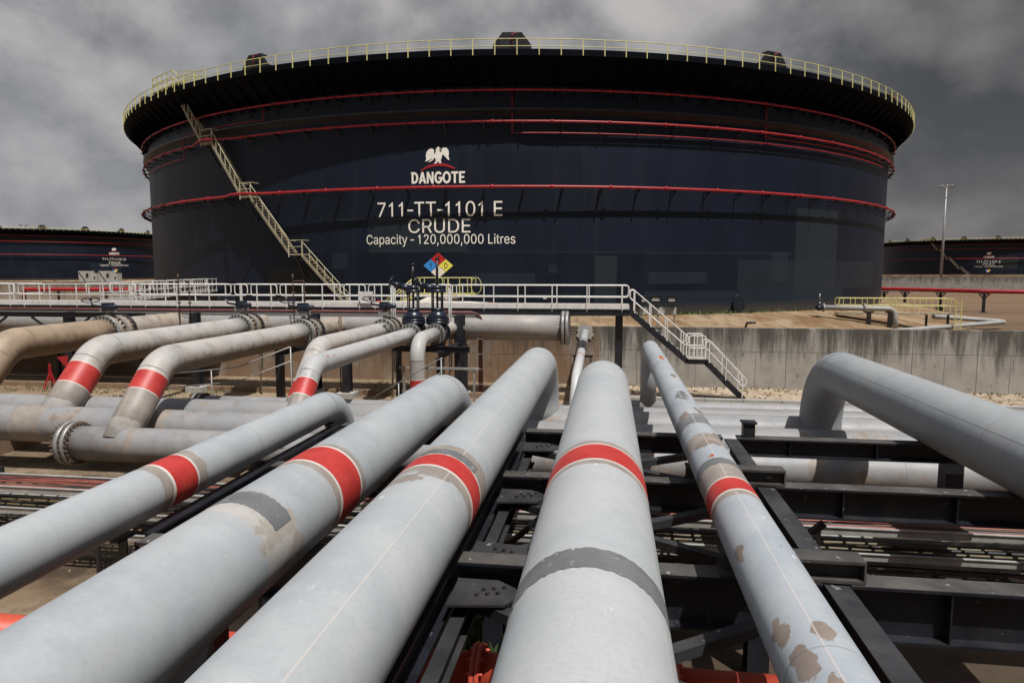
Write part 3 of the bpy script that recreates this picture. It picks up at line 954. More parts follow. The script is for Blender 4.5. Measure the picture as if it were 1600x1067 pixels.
def build_tank(name, label, c, th0, number, detail, patches, seed, stair=True):
    """th0: bearing (deg, from -Y towards +X) of the middle of the lettering frame"""
    t = thing(name, label, "storage tank", (c[0], c[1], -3.3))
    RS = 45.0
    TOP = 15.28

    def P(th, r, z):
        a = R_(th + th0)
        return Vector((c[0] + r * math.sin(a), c[1] - r * math.cos(a), z))

    nseg = 256 if detail else 128
    m = M()
    m.lathe([(RS, -3.3), (RS, TOP)], c, nseg, th0 - 180, th0 + 180, True, RS)
    # uv: u = metres round the shell from the middle of the lettering
    for k, fuv in enumerate(m.uv):
        m.uv[k] = [(a - R_(th0) * RS, b) for a, b in fuv]
    shell = part("shell", m, shell_mat(name + "_shell_paint", patches, seed=seed), t)
    m = M()
    m.lathe([(0.01, 13.2), (RS - 0.3, 13.0)], c, 96)
    part("floating_roof", m, STEELDUST, t)
    # flared walkway round the rim, its soffit stiffened by ribs
    m = M()
    m.lathe([(RS, 13.30), (47.12, 14.83), (47.12, 15.26), (47.04, 15.26), (47.04, 14.95), (RS, 14.95)], c, nseg, th0 - 180, th0 + 180)
    m.lathe([(RS, 15.0), (RS + 0.01, 15.0), (RS + 0.01, TOP), (RS - 0.06, TOP), (RS - 0.06, 13.0)], c, nseg)
    if detail:
        for k in range(-62, 63):
            th = k * 1.85
            w_ = P(th + 90, 1, 0) - P(th + 90, 0, 0)
            for (r0, z0, r1, z1) in ((RS + 0.02, 12.62, 47.0, 14.78),):
                a, b = P(th, r0, z0), P(th, r1, z1)
                b2, a2 = P(th, r1, z1 + 0.12), P(th, r0, 13.34)
                for sg in (1, -1):
                    o_ = w_ * 0.02 * sg
                    q = [a + o_, b + o_, b2 + o_, a2 + o_]
                    m.quad(q if sg > 0 else q[::-1])
                m.quad([a - w_ * 0.02, b - w_ * 0.02, b + w_ * 0.02, a + w_ * 0.02])
    part("rim_walkway", m, shell_mat(name + "_rim_paint", [], base=(0.0020, 0.0028, 0.0048), seed=seed + 3, spec=0.06, rough=0.7), t)
    # second stiffening ring
    m = M()
    m.lathe([(RS, 11.25), (45.45, 11.55), (45.5, 11.55), (45.5, 11.70), (RS, 11.70)], c, nseg, th0 - 180, th0 + 180)
    part("stiffening_ring", m, STEEL, t)
    # red ring pipes with their brackets
    for (z, rp, off) in ((6.09, 0.108, 0.80), (10.75, 0.088, 0.50), (12.93, 0.078, 0.55)):
        m = M()
        pts = []
        for k in range(-90, 91):
            th = k * 2.0
            rr = RS + off
            if detail and z < 12:
                hub = -20.5 if z < 8 else -26.3
                rr += 0.95 * max(0.0, 1 - max(0.0, abs(th - hub) - 1.2) / 1.6) if abs(th - hub) < 2.9 else 0
            pts.append(P(th, rr, z))
        m.tube(pts, rp if detail else rp * 1.1, 8 if detail else 5)
        ring = part("ring_pipe", m, REDPIPE, t)
        if detail:
            for k in range(-21, 22):
                th = k * 3.6 + 1.0
                m = M()
                a, b = P(th, RS, z - rp - 0.05), P(th, RS + off + 0.18, z - rp - 0.05)
                m.bar(a, b, 0.09, 0.1)
                m.bar(P(th, RS, z - 0.62), P(th, RS + off, z - rp - 0.10), 0.07, 0.07)
                part("bracket", m, STEEL, ring)
            for k in range(-14, 15):
                th = k * 5.4
                m = M()
                m.tube([P(th - 0.12, RS + off, z), P(th + 0.12, RS + off, z)], rp * 1.5, 10)
                part("flange", m, REDPIPE, ring)
    # foam shields
    shields = []
    for k in (range(-5, 6) if detail else range(-4, 5)):
        th = 7.2 - th0 + k * 26.0 if detail else 4 + k * 17.0
        sz = 1.0 if detail else 0.8
        outline = [(-1.38, 15.27), (1.38, 15.27), (1.38, 15.9), (0.68, 16.78), (-0.68, 16.78), (-1.38, 15.9)]
        m = M()
        f3 = lambda x, y, dd, th=th: P(th + math.degrees(x / 46.0), 45.85 - dd, y)
        m.prism(outline, f3, 0.0, 0.06)
        for sx in (-1.36, 1.36):
            a = f3(sx, 15.6, 0.4)
            m.bar(f3(sx, 15.58, 0.05), f3(sx, 15.58, 0.75), 0.05, 0.6)
        # sloping hood behind the plate
        m.quad([f3(0.68, 16.78, 0.05), f3(-0.68, 16.78, 0.05), f3(-0.68, 16.78, 0.75), f3(0.68, 16.78, 0.75)][::-1])
        s_ = part("foam_shield", m, DARKBOX if not detail else STEEL, t)
        if detail:
            m = M()
            m.tube(fillet([P(th, 45.98, 15.3), P(th, 45.98, 16.62), P(th + 0.5, 45.98, 16.7)], 0.08, 4), 0.03, 8)
            m.tube([P(th, 45.98, 16.45), P(th, 45.98, 16.6)], 0.055, 8)
            part("foam_pipe", m, REDPIPE, s_)
    # hand rail round the rim
    m = M()
    rng = range(-90, 91) if detail else range(-60, 61)
    stp = 2.0 if detail else 3.0
    for z, rr in ((15.93, 0.032), (15.45, 0.026)):
        m.tube([P(k * stp, 47.10, z) for k in rng], rr if detail else 0.045, 6 if detail else 4)
    rail = part("railing", m, YELLOW, t)
    if detail:
        rest = M()
        for k in range(-96, 97):
            th = k * 1.86 + 0.2
            mm = M() if abs(k) <= 48 else rest
            mm.bar(P(th, 47.16, 14.84), P(th, 47.12, 15.94), 0.07, 0.05)
            if abs(k) <= 48:
                part("post", mm, YELLOW, rail)
        tag(part("post", rest, YELLOW, rail), kind="stuff")
    else:
        mm = M()
        for k in range(-70, 71):
            mm.bar(P(k * 2.2, 47.14, 14.84), P(k * 2.2, 47.12, 15.94), 0.09, 0.06)
        tag(part("post", mm, YELLOW, rail), kind="stuff")
    # stair that climbs round the shell
    if not stair:
        return finish_tank(t, P, number, detail, RS)
    legs = [(-8.4, -2.75, -13.4, 1.18), (-15.0, 1.42, -19.7, 5.75), (-21.2, 6.1, -25.3, 10.35), (-27.3, 10.75, -31.6, 14.9)]
    st = M()
    tread_list, hand = [], M()
    for (ta, za, tb, zb) in legs:
        n = 12
        A = [ta + (tb - ta) * i / n for i in range(n + 1)]
        Z = [za + (zb - za) * i / n for i in range(n + 1)]
        for r in (45.25, 46.10):
            for i in range(n):
                st.bar(P(A[i], r, Z[i]), P(A[i + 1], r, Z[i + 1]), 0.05, 0.20)
            if r > 46:
                for hz in (1.0,):
                    hand.tube([P(a, r + 0.02, z + hz + 0.1) for a, z in zip(A, Z)], 0.03 if detail else 0.05, 6)
                for i in range(0, n + 1, 2):
                    hand.bar(P(A[i], r + 0.02, Z[i]), P(A[i], r + 0.02, Z[i] + 1.1), 0.05, 0.05)
        if detail:
            ns = int((zb - za) / 0.22)
            for i in range(ns):
                q = (i + 0.5) / ns
                a0 = ta + (tb - ta) * q
                mm = M()
                mm.bar(P(a0, 45.28, za + (zb - za) * q), P(a0, 46.07, za + (zb - za) * q), 0.25, 0.03)
                tread_list.append(mm)
    for (ta, tb, z) in ((-13.4, -15.0, 1.3), (-19.7, -21.2, 5.93), (-25.3, -27.3, 10.55), (-31.6, -33.5, 15.0)):
        for i in range(3):
            q0, q1 = ta + (tb - ta) * i / 3, ta + (tb - ta) * (i + 1) / 3
            st.bar(P(q0, 45.65, z), P(q1, 45.65, z), 0.95, 0.12, (0, 0, 1))
            for hz in (1.1, 0.6):
                hand.bar(P(q0, 46.12, z + hz), P(q1, 46.12, z + hz), 0.05, 0.05)
        for q in (ta, tb):
            hand.bar(P(q, 46.12, z - 0.2), P(q, 46.12, z + 1.12), 0.07, 0.07)
            hand.bar(P(q, 45.3, z + 1.1), P(q, 46.12, z + 1.1), 0.05, 0.05)
    sp = part("stair", st, STAIRTAN, t)
    if detail:
        for mm in tread_list:
            part("tread", mm, STAIRTAN, sp)
        for (ta, z) in ((-14.2, 1.2), (-20.5, 5.85), (-26.3, 10.45)):
            m = M()
            m.bar(P(ta, 45.0, z - 1.7), P(ta, 46.0, z - 0.05), 0.1, 0.12)
            m.bar(P(ta, 45.0, z - 0.1), P(ta, 46.1, z - 0.1), 0.1, 0.1)
            part("landing_bracket", m, STEEL, sp)
    part("stair_handrail", hand, STAIRRAIL if detail else STAIRTAN, sp)
    # gangway platform at the head of the stair
    m, fl = M(), M()
    for i in range(6):
        th = -36.5 + i * 1.3
        for r in (44.6, 46.6):
            m.bar(P(th, r, 15.0), P(th, r, 16.95 if i < 5 else 16.3), 0.06, 0.06)
        if i < 5:
            for r in (44.6, 46.6):
                for z in (16.95, 16.4):
                    m.bar(P(th, r, z), P(th + 1.3, r, z if i < 4 else z - 0.6), 0.06, 0.06)
            fl.bar(P(th, 45.6, 15.75), P(th + 1.3, 45.6, 15.75), 2.0, 0.14)
    for z in (16.95, 16.4):
        m.bar(P(-36.5, 44.6, z), P(-36.5, 46.6, z), 0.06, 0.06)
    if detail:
        for i in range(7):
            th = -30 + i * 0.75
            m.bar(P(th, 46.6, 15.75 - i * 0.1), P(th, 46.6, 16.7 - i * 0.1), 0.05, 0.05)
        m.bar(P(-30, 46.6, 16.7), P(-25.5, 46.6, 16.1), 0.05, 0.05)
        m.bar(P(-30, 46.6, 16.3), P(-25.5, 46.6, 15.7), 0.05, 0.05)
    gw = part("gangway", m, YELLOW, t)
    part("gangway_floor", fl, STAIRTAN, gw)

    return finish_tank(t, P, number, detail, RS)


PC = (0.019, 0.031, 0.042)
main_patches = [(2.72, 7.35, -0.9, -0.14, PC, 0.5), (8.35, 8.97, -0.1, 0.47, PC, 0.5), (11.84, 13.54, -2.6, 1.15, (0.019, 0.025, 0.031), 0.8),
                (16.1, 21.1, -0.92, -0.05, PC, 0.5), (-5.4, 2.35, 1.41, 3.9, (0.020, 0.028, 0.034), 0.7), (27.56, 29.46, -0.83, 1.52, PC, 0.5),
                (30.3, 36.5, -2.45, 5.2, (0.026, 0.034, 0.040), 0.5), (-8.6, -7.2, 0.2, 1.37, PC, 0.5), (15.8, 38.0, -3.3, -1.5, (0.013, 0.022, 0.033), 0.8),
                (24.0, 46.0, -1.5, 0.9, (0.020, 0.026, 0.032), 0.5), (-8.0, 8.9, 3.9, 3.96, (0.05, 0.055, 0.06), 0.6), (2.35, 30.0, 1.38, 1.43, (0.04, 0.045, 0.05), 0.6),
                (-15.0, -10.0, -3.3, 0.4, (0.022, 0.022, 0.014), 0.6)]
build_tank("storage_tank", "huge navy crude oil tank filling the view behind the white railed walkway", (TC.x, TC.y, 0), 0.0, "711-TT-1101 E", True, main_patches, 0.0)
build_tank("storage_tank", "distant navy oil tank behind two pale grey cabinets and a red pipe", (-234.65, 259.7, 0), 70.8, "711-TT-1101-D", False,
           [(-9, 3, -1, 3, PC, 0.4)], 11.0, False)
build_tank("storage_tank", "distant navy oil tank beyond the floodlight mast and far bund wall", (194.4, 400.3, 0), -19.2, "711-TT-1101 E", False,
           [(4, 12, 1, 7, (0.022, 0.026, 0.024), 0.7)], 23.0)

# sloped apron the big tank stands on, and a plain pad for each far one
m = M()
prof = [(44.0, -3.3), (46.3, -3.28), (47.2, -3.45), (49.0, -3.86), (51.0, -4.35), (53.0, -4.86), (54.5, FZ - 0.05)]
m.lathe(prof[::-1], TC, 160, -180, 180, True, 46.0)
struct("tank_apron", m, MOUND)
for (cx_, cy_) in ((-234.65, 259.7), (194.4, 400.3)):
    m = M()
    m.lathe([(54, FZ - 0.05), (47, -3.28), (44, -3.3)], (cx_, cy_, 0), 64, -180, 180, True, 46.0)
    struct("tank_apron", m, MOUND)

# ================================================================== bund walls
def wall(name, label, x0, x1, y, z0, z1, th, mat, bands=False):
    m = M()
    uvf = [(x0, z0), (x1, z0), (x1, z1), (x0, z1)]
    m.quad([(x0, y, z0), (x1, y, z0), (x1, y, z1), (x0, y, z1)], uvf)
    m.quad([(x1, y + th, z0), (x0, y + th, z0), (x0, y + th, z1), (x1, y + th, z1)], [(x1, z0), (x0, z0), (x0, z1), (x1, z1)])
    m.quad([(x0, y, z1), (x1, y, z1), (x1, y + th, z1), (x0, y + th, z1)], [(x0, z1), (x1, z1), (x1, z1 + th), (x0, z1 + th)])
    m.quad([(x0, y + th, z0), (x0, y, z0), (x0, y, z1), (x0, y + th, z1)], [(0, z0), (th, z0), (th, z1), (0, z1)])
    m.quad([(x1, y, z0), (x1, y + th, z0), (x1, y + th, z1), (x1, y, z1)], [(0, z0), (th, z0), (th, z1), (0, z1)])
    return single(name, m, mat, label, "wall", (0, y, z0))


CW = concrete("bund_wall_concrete", (0.345, 0.322, 0.288), (1.45, -3.98), 0.9, 0.0, 0.0, -2.80)
CWB = concrete("brown_bund_wall_concrete", (0.30, 0.25, 0.195), (1.9, -4.3), 0.75, 0.75, 5.0, -2.80)
wall("bund_wall", "streaked grey concrete bund wall behind the white stair", -0.45, 130, 35.0, GZ - 0.3, -2.80, 0.35, CW)
wall("bund_wall", "brown stained concrete bund wall behind the valves and header pipe", -130, -0.452, 35.0, GZ - 0.3, -2.80, 0.35, CWB)
CFAR = concrete("far_wall_concrete", (0.27, 0.255, 0.23), (3, -9), 0.8, 0.1, 9.0, -1.25)
wall("bund_wall", "far grey bund wall in front of the distant tank by the mast", 15, 330, 172, FZ - 0.3, -1.25, 0.5, CFAR)
CTAN = concrete("pale_wall_concrete", (0.36, 0.31, 0.25), (3, -9), 0.6, 0.3, 3.0, -1.38)
wall("bund_wall", "pale beige bund wall carrying two grey cabinets", -220, -57.5, 82, FZ - 0.3, -1.38, 1.2, CTAN)
m = M()
m.box(24, 330, 214, 222, FZ - 0.2, -1.0)
struct("far_embankment", m, MOUND)

# precast kerb along the pipe trench
KB = concrete("kerb_concrete", (0.34, 0.33, 0.305), None, 0.3, 0.0, 2.0)
KBB = concrete("brown_kerb_concrete", (0.25, 0.19, 0.135), None, 0.3, 0.6, 4.0)
for (a, b, mt, lab) in ((-0.6, 44, KB, "low grey precast kerb in front of the stair foot"), (-60, -0.62, KBB, "low brown dirty kerb below the sloping pipes")):
    m = M()
    x = a
    while x < b:
        x2 = min(b, x + 1.62)
        m.box(x, x2 - 0.02, 30.45, 30.72, GZ - 0.1, -5.56 + random.uniform(-0.008, 0.008))
        x = x2
    single("concrete_kerb", m, mt, lab, "kerb", (a, 30.5, GZ))

# ================================================================== foreground pipelines
Y0 = -7.0


def sleeve(parent, path, s0, s1, r, mat, name, n=48, lab=None):
    m = M()
    pp = cut(path, s0, s1)
    m.tube(pp, r, n, (False, False))
    # closed rim so that the band has thickness
    for e in (0, -1):
        a = pp[0] if e == 0 else pp[-1]
        tdir = (pp[1] - pp[0]).normalized() if e == 0 else (pp[-1] - pp[-2]).normalized()
        m.tube([a, a + tdir * (0.001 if e == 0 else -0.001)], [r - 0.003, r] if e == 0 else [r - 0.003, r], n, (False, False))
    return part(name, m, mat, parent, lab)


def main_pipe(label, X, Z, r, yend, rb, zdown, bands_red, tapes, prim, seams, welds, tint, seed, blobs=(), **kw):
    t = thing("pipeline", label, "pipe", (X, 10, Z), None)
    corner = (X, yend, Z)
    path = fillet([(X, Y0, Z), corner, (X, yend, zdown)], rb, 16)
    Lh = (yend - rb) - Y0
    Le = rb * math.pi / 2
    U = lambda y: y - Y0
    mat = pipe_mat("pipe_paint", r, tint, bands=[(U(y), hw, col, wb) for y, hw, col, wb in prim], seams=seams,
                   welds=[U(y) for y in welds] + [Lh, Lh + Le], seed=seed,
                   blobs=[(U(y), a_, ru, rv, c_) for y, a_, ru, rv, c_ in blobs], **kw)
    tot = sum((b - a).length for a, b in zip(path[:-1], path[1:]))
    n = 72
    m = M()
    m.tube(subdiv([path[0], path[1]], 1.0), r, n, (True, False))
    part("pipe_run", m, mat, t)
    m = M()
    m.tube(path[1:18], r, n, (False, False), s0=Lh)
    part("elbow", m, mat, t)
    m = M()
    m.tube([path[-2], path[-1]], r, n, (False, True), ref=(0, 1, 0), s0=Lh + Le)
    part("riser", m, mat, t)
    for (a, b) in bands_red:
        sleeve(t, path, U(a), U(b), r + 0.004, RED, "red_band", n)
        for q, hw_ in ((a - 0.02, 0.022), (b + 0.02, 0.022)):
            sleeve(t, path, U(q) - hw_, U(q) + hw_, r + 0.003, EDGE, "band_edge", n)
    for q in tapes:
        a, b = q[:2]
        a0, a1 = q[2:] if len(q) > 2 else (-180, 180)
        m = M()
        k = 48
        rr = r + 0.005
        pt = lambda an, y, rad: (X + rad * math.sin(R_(an)), y, Z + rad * math.cos(R_(an)))
        random.seed(int(seed * 10) + 1)
        wob = [(random.uniform(-.012, .012), random.uniform(-.012, .012)) for _ in range(k + 1)]
        for i in range(k):
            A, B = a0 + (a1 - a0) * i / k, a0 + (a1 - a0) * (i + 1) / k
            ya, yb, yc, yd = a + wob[i][0], a + wob[i + 1][0], b + wob[i + 1][1], b + wob[i][1]
            m.quad([pt(A, ya, rr), pt(B, yb, rr), pt(B, yc, rr), pt(A, yd, rr)], smooth=False)
            m.quad([pt(A, ya, r - .002), pt(B, yb, r - .002), pt(B, yb, rr), pt(A, ya, rr)])
            m.quad([pt(A, yd, rr), pt(B, yc, rr), pt(B, yc, r - .002), pt(A, yd, r - .002)])
        part("grey_tape", m, TAPE, t)
    return t


TAN = (0.225, 0.180, 0.150)
PINK = (0.50, 0.44, 0.40)
main_pipe("slimmest of the grey pipelines descending towards the cable trays, one red band", -5.47, -2.64, 0.30, 13.35, 0.95, -5.6,
          [(7.42, 7.86)], [], [(7.64, 0.44, PRIMER, 0.20)], [], [2.0, 9.5], (0.325, 0.350, 0.366), 1.0)
main_pipe("big grey pipeline with red band and separate dark grey tape, beside the slim one", -3.40, -2.58, 0.47, 14.85, 1.42, -5.6,
          [(7.12, 7.68)], [(5.66, 5.98, -75, 62)], [(7.40, 0.44, PRIMER, 0.16), (5.72, 0.30, (0.37, 0.35, 0.33), 0.15)], [], [], (0.318, 0.341, 0.356), 2.0, blobs=[(5.75, 62, 0.30, 0.16, (0.33, 0.30, 0.26)), (5.9, 95, 0.22, 0.14, (0.33, 0.30, 0.26))])
main_pipe("big grey pipeline with red band and grey tape touching it, long pale weld seam", -1.85, -2.48, 0.47, 19.3, 1.42, -4.45,
          [(6.80, 7.20)], [(7.22, 7.42, -88, 58)], [(7.08, 0.52, PRIMER, 0.12)], [(30.4, PINK)], [0.5, 12.5], (0.345, 0.369, 0.382), 3.0, droppings=0.7, blobs=[(6.3, -22, 0.12, 0.24, PRIMER), (6.55, 14, 0.10, 0.12, PRIMER)])
main_pipe("thickest grey pipeline in the middle, with red band and broad grey tape", -0.103, -2.386, 0.53, 15.75, 1.55, -4.6,
          [(6.72, 7.28)], [(4.17, 4.47, -88, 74)], [(7.00, 0.46, PRIMER, 0.14)], [(62.0, PINK)], [10.8], (0.362, 0.384, 0.394), 4.0, droppings=0.6)
main_pipe("thin grey pipeline with brown flaking patches, grey tape and red band", 1.32, -2.43, 0.26, 22.6, 0.85, -4.4,
          [(6.93, 7.30)], [(7.86, 8.09)], [(7.38, 0.62, PRIMER, 0.14), (10.3, 0.32, (0.17, 0.17, 0.17), 0.22), (9.1, 0.25, PRIMER, 0.5)], [(-10.0, PINK)], [11.8, 4.0],
          (0.325, 0.356, 0.385), 5.0, peel=0.2, rust=0.45, droppings=0.6,
          blobs=[(4.36, -57, 0.17, 0.07, TAN), (3.9, -44, 0.14, 0.07, TAN), (4.14, 2, 0.13, 0.06, TAN), (3.6, -20, 0.12, 0.05, TAN), (5.6, -62, 0.16, 0.05, TAN), (8.9, -18, 0.22, 0.14, TAN),
                 (9.3, 35, 0.18, 0.07, TAN), (10.6, -30, 0.22, 0.09, TAN), (11.0, 30, 0.25, 0.08, TAN), (12.2, -5, 0.4, 0.1, (0.15, 0.15, 0.15)), (14.5, 10, 0.3, 0.05, TAN), (17.5, 5, 0.4, 0.07, (0.36, 0.12, 0.04))])
main_pipe("big plain grey pipeline without any red band, elbowing down beyond the rack", 5.68, -2.5, 0.53, 19.05, 1.6, -4.45,
          [], [], [], [(-55.0, (0.07, 0.07, 0.07))], [3.0, 10.2], (0.275, 0.295, 0.305), 6.0)

# ================================================================== low header pipes that run across the yard
def cross_pipe(label, x0, x1, y, z, r, seed, peel, capl=False, bands=(), tint=(0.225, 0.232, 0.238), dirt=0.36):
    t = thing("header_pipe", label, "pipe", ((x0 + x1) / 2, y, z), "low headers across the yard")
    m = M()
    m.tube(subdiv([(x0, y, z), (x1, y, z)], 2.0), r, 40, (True, True))
    part("pipe_run", m, pipe_mat("header_paint", r, tint, peel=peel, dirt=dirt, rust=0.3, seed=seed, under=0.35, warm=0.10,
                                 welds=[3.2 + 5.8 * k for k in range(9)], bands=bands), t)
    if capl:
        m = M()
        m.tube([(x0 - 0.12, y, z), (x0 + 0.0, y, z)], r * 1.28, 40)
        m.tube([(x0 + 0.07, y, z), (x0 + 0.17, y, z)], r * 1.28, 40)
        part("blind_flange", m, GALV, t)
        m = M()
        m.disc_bolts((x0 + 0.02, y, z), (1, 0, 0), r * 1.17, 26, 0.028, 0.5)
        part("bolts", m, BROWNST, t)
    return t


cross_pipe("nearest low header pipe, its bolted blind flange below the sloping pipe", -14.1, 46, 16.03, -4.54, 0.45, 2.0, 0.7, True, [(1.9, 0.12, PRIMER, 0.2)])
cross_pipe("second low header pipe, fattest, carrying the sloping branch with the larger red band", -70, 46, 17.62, -4.46, 0.53, 5.0, 0.75, False, [(53.4, 0.5, PRIMER, 0.5), (57.2, 0.6, PRIMER, 0.4)])
cross_pipe("third low header pipe from the rack, under the elbowing pipelines", -70, 46, 19.25, -4.43, 0.50, 8.0, 0.55)
cross_pipe("fourth low header pipe, slimmer, capped by a small flange", -13.6, 46, 20.95, -4.44, 0.30, 11.0, 0.5, True)
cross_pipe("farthest and lowest header pipe beside the grey kerb", 0.75, 46, 22.6, -4.50, 0.27, 14.0, 0.6)
for i, x in enumerate((-34, -27, -19.6, -9.0, -1.0, 4.2, 9.5, 16, 24)):
    for (ya, yb, zt) in ((15.4, 18.3, -5.0), (18.7, 21.6, -4.95)):
        m = M()
        m.box(x, x + 0.55, ya, yb, GZ - 0.1, zt)
        single("concrete_sleeper", m, KBB, "squat concrete sleeper carrying the low header pipes", "sleeper", (x, ya, GZ), "sleepers under the headers")

# ================================================================== elevated header and its branches
HZ, HY = -2.58, 31.35
hdr = thing("header_pipe", "long grey elevated header pipe ending in a bolted blind flange under the walkway", "pipe", (-10, HY, HZ))
m = M()
m.tube(subdiv([(-48, HY, HZ), (-2.05, HY, HZ)], 2.0), 0.615, 48, (True, True))
part("pipe_run", m, pipe_mat("elevated_header_paint", 0.615, (0.27, 0.272, 0.27), seed=20, dirt=0.25, under=0.3, warm=0.3, welds=[10, 22, 34, 42]), hdr)
m = M()
m.tube([(-2.12, HY, HZ), (-1.98, HY, HZ)], 0.80, 48)
m.tube([(-1.94, HY, HZ), (-1.80, HY, HZ)], 0.80, 48)
part("blind_flange", m, GALV, hdr)
m = M()
m.disc_bolts((-1.96, HY, HZ), (1, 0, 0), 0.73, 32, 0.028, 0.42)
part("bolts", m, BOLT, hdr)


def handwheel(parent, c, axis, r, name="handwheel"):
    m = M()
    ax = Vector(axis).normalized()
    s = ax.orthogonal().normalized()
    tt = ax.cross(s)
    c = Vector(c)
    ring = [c + (s * math.cos(2 * math.pi * k / 20) + tt * math.sin(2 * math.pi * k / 20)) * r for k in range(21)]
    m.tube(ring, 0.022, 6, (False, False))
    for k in range(4):
        a = math.pi / 2 * k
        m.tube([c, c + (s * math.cos(a) + tt * math.sin(a)) * r], 0.014, 5)
    m.tube([c - ax * 0.04, c + ax * 0.08], 0.05, 8)
    return part(name, m, NAVY, parent)


def branch(label, X, r, yfl, ybend, zend, yend, band, seed, vertical=False, tint=(0.40, 0.39, 0.372), warm=0.22, under=0.95, prim=None, rust=0.0, peel=0.0, rb=None):
    """pipe from its flange at y = yfl towards the viewer, bending down onto a low header"""
    t = thing("branch_pipe", label, "pipe", (X, ybend, HZ), "branch pipes off the elevated header")
    rb = rb or 2.6 * r
    path = fillet([(X, yfl, HZ), (X, ybend, HZ), (X, yend, zend)], rb, 12)
    seg = [(b - a).length for a, b in zip(path[:-1], path[1:])]
    L0 = seg[0]
    Lb = L0 + sum(seg[1:-1])
    bands = [(b, 0.36, PRIMER, 0.25) for b in (prim or [])]
    mat = pipe_mat("branch_paint", r, tint, seed=seed, dirt=0.34, under=under, warm=warm, welds=[L0, Lb, L0 * 0.45], bands=bands, rust=rust, peel=peel,
                   seams=[(8, (0.5, 0.45, 0.4))])
    m = M()
    m.tube(subdiv(path[:2], 1.0), r, 40, (True, False), ref=(0, 0, 1))
    part("pipe_run", m, mat, t)
    m = M()
    m.tube(path[1:14], r, 40, (False, False), s0=L0, ref=(0, 0, 1))
    part("elbow", m, mat, t)
    m = M()
    # keep the seam angle of the elbow's end
    m.tube(subdiv(path[13:], 0.8), r, 40, (False, True), s0=Lb, ref=(0, 1, 0) if vertical else (0, -1, 1))
    part("down_leg", m, mat, t)
    if band:
        s0, s1 = band
        sleeve(t, path, s0, s1, r + 0.004, RED, "red_band", 40)
        for q in (s0, s1):
            sleeve(t, path, q - 0.03, q + 0.03, r + 0.003, EDGE, "band_edge", 40)
    m = M()
    m.tube([(X, yfl - 0.02, HZ), (X, yfl + 0.10, HZ)], r + 0.16, 40)
    part("flange", m, GALV, t)
    m = M()
    m.disc_bolts((X, yfl + 0.08, HZ), (0, 1, 0), r + 0.10, 24 if r > 0.4 else 16, 0.03, 0.36)
    part("bolts", m, BOLT, t)
    return t


def ball_valve(label, X, r, y0, sgn=1):
    """flanged trunnion valve with stem, gearbox and flat hand wheel"""
    t = thing("valve", label, "valve", (X, y0, HZ), "flanged valves with flat hand wheels")
    body = pipe_mat("valve_body_paint", r, (0.33, 0.30, 0.26), seed=X, dirt=0.6, warm=0.6, under=0.5, peel=0.5)
    m = M()
    m.tube([(X, y0 + 0.10, HZ), (X, y0 + 0.22, HZ)], r + 0.16, 40)
    m.tube([(X, y0 + 0.22, HZ), (X, y0 + 0.5, HZ), (X, y0 + 0.75, HZ), (X, y0 + 1.05, HZ)], [r, r + 0.08, r + 0.12, r + 0.10], 40)
    part("body", m, body, t)
    for q in (0.52, 1.05):
        m = M()
        m.tube([(X, y0 + q, HZ), (X, y0 + q + 0.10, HZ)], r + 0.17, 40)
        fl = part("flange", m, DARKBOX if q > 0.6 else GALV, t)
        m = M()
        m.disc_bolts((X, y0 + q, HZ), (0, 1, 0), r + 0.11, 22, 0.03, 0.26)
        part("bolts", m, BROWNST, fl)
    m = M()
    m.tube([(X, y0 + 1.15, HZ), (X, 30.9, HZ)], r, 40, (False, False))
    part("spool", m, body, t)
    zt = HZ + r + 0.17
    m = M()
    m.tube([(X, y0 + 0.35, zt - 0.15), (X, y0 + 0.35, -1.62)], 0.09, 12)
    m.box(X - 0.24, X + 0.24, y0 + 0.15, y0 + 0.55, zt + 0.12, zt + 0.30)
    part("stem_stand", m, GALV, t)
    m = M()
    m.tube([(X, y0 + 0.35, -1.66), (X, y0 + 0.35, -1.42)], 0.26, 20)
    m.tube([(X + sgn * 0.1, y0 + 0.2, -1.52), (X + sgn * 0.55, y0 + 0.15, -1.50)], [0.14, 0.10], 12)
    m.box(X - 0.2, X + 0.16, y0 + 0.2, y0 + 0.55, -1.45, -1.33)
    part("gearbox", m, NAVY, t, bevel=0.015)
    m = M()
    m.tube([(X - sgn * 0.12, y0 + 0.2, -1.5), (X - sgn * 0.5, y0 + 0.05, -1.42), (X - sgn * 0.5, y0 + 0.05, -1.28)], 0.045, 8)
    part("input_shaft", m, NAVY, t)
    handwheel(t, (X - sgn * 0.55, y0 + 0.05, -1.20), (0.15, -0.25, 1), 0.34)
    return t


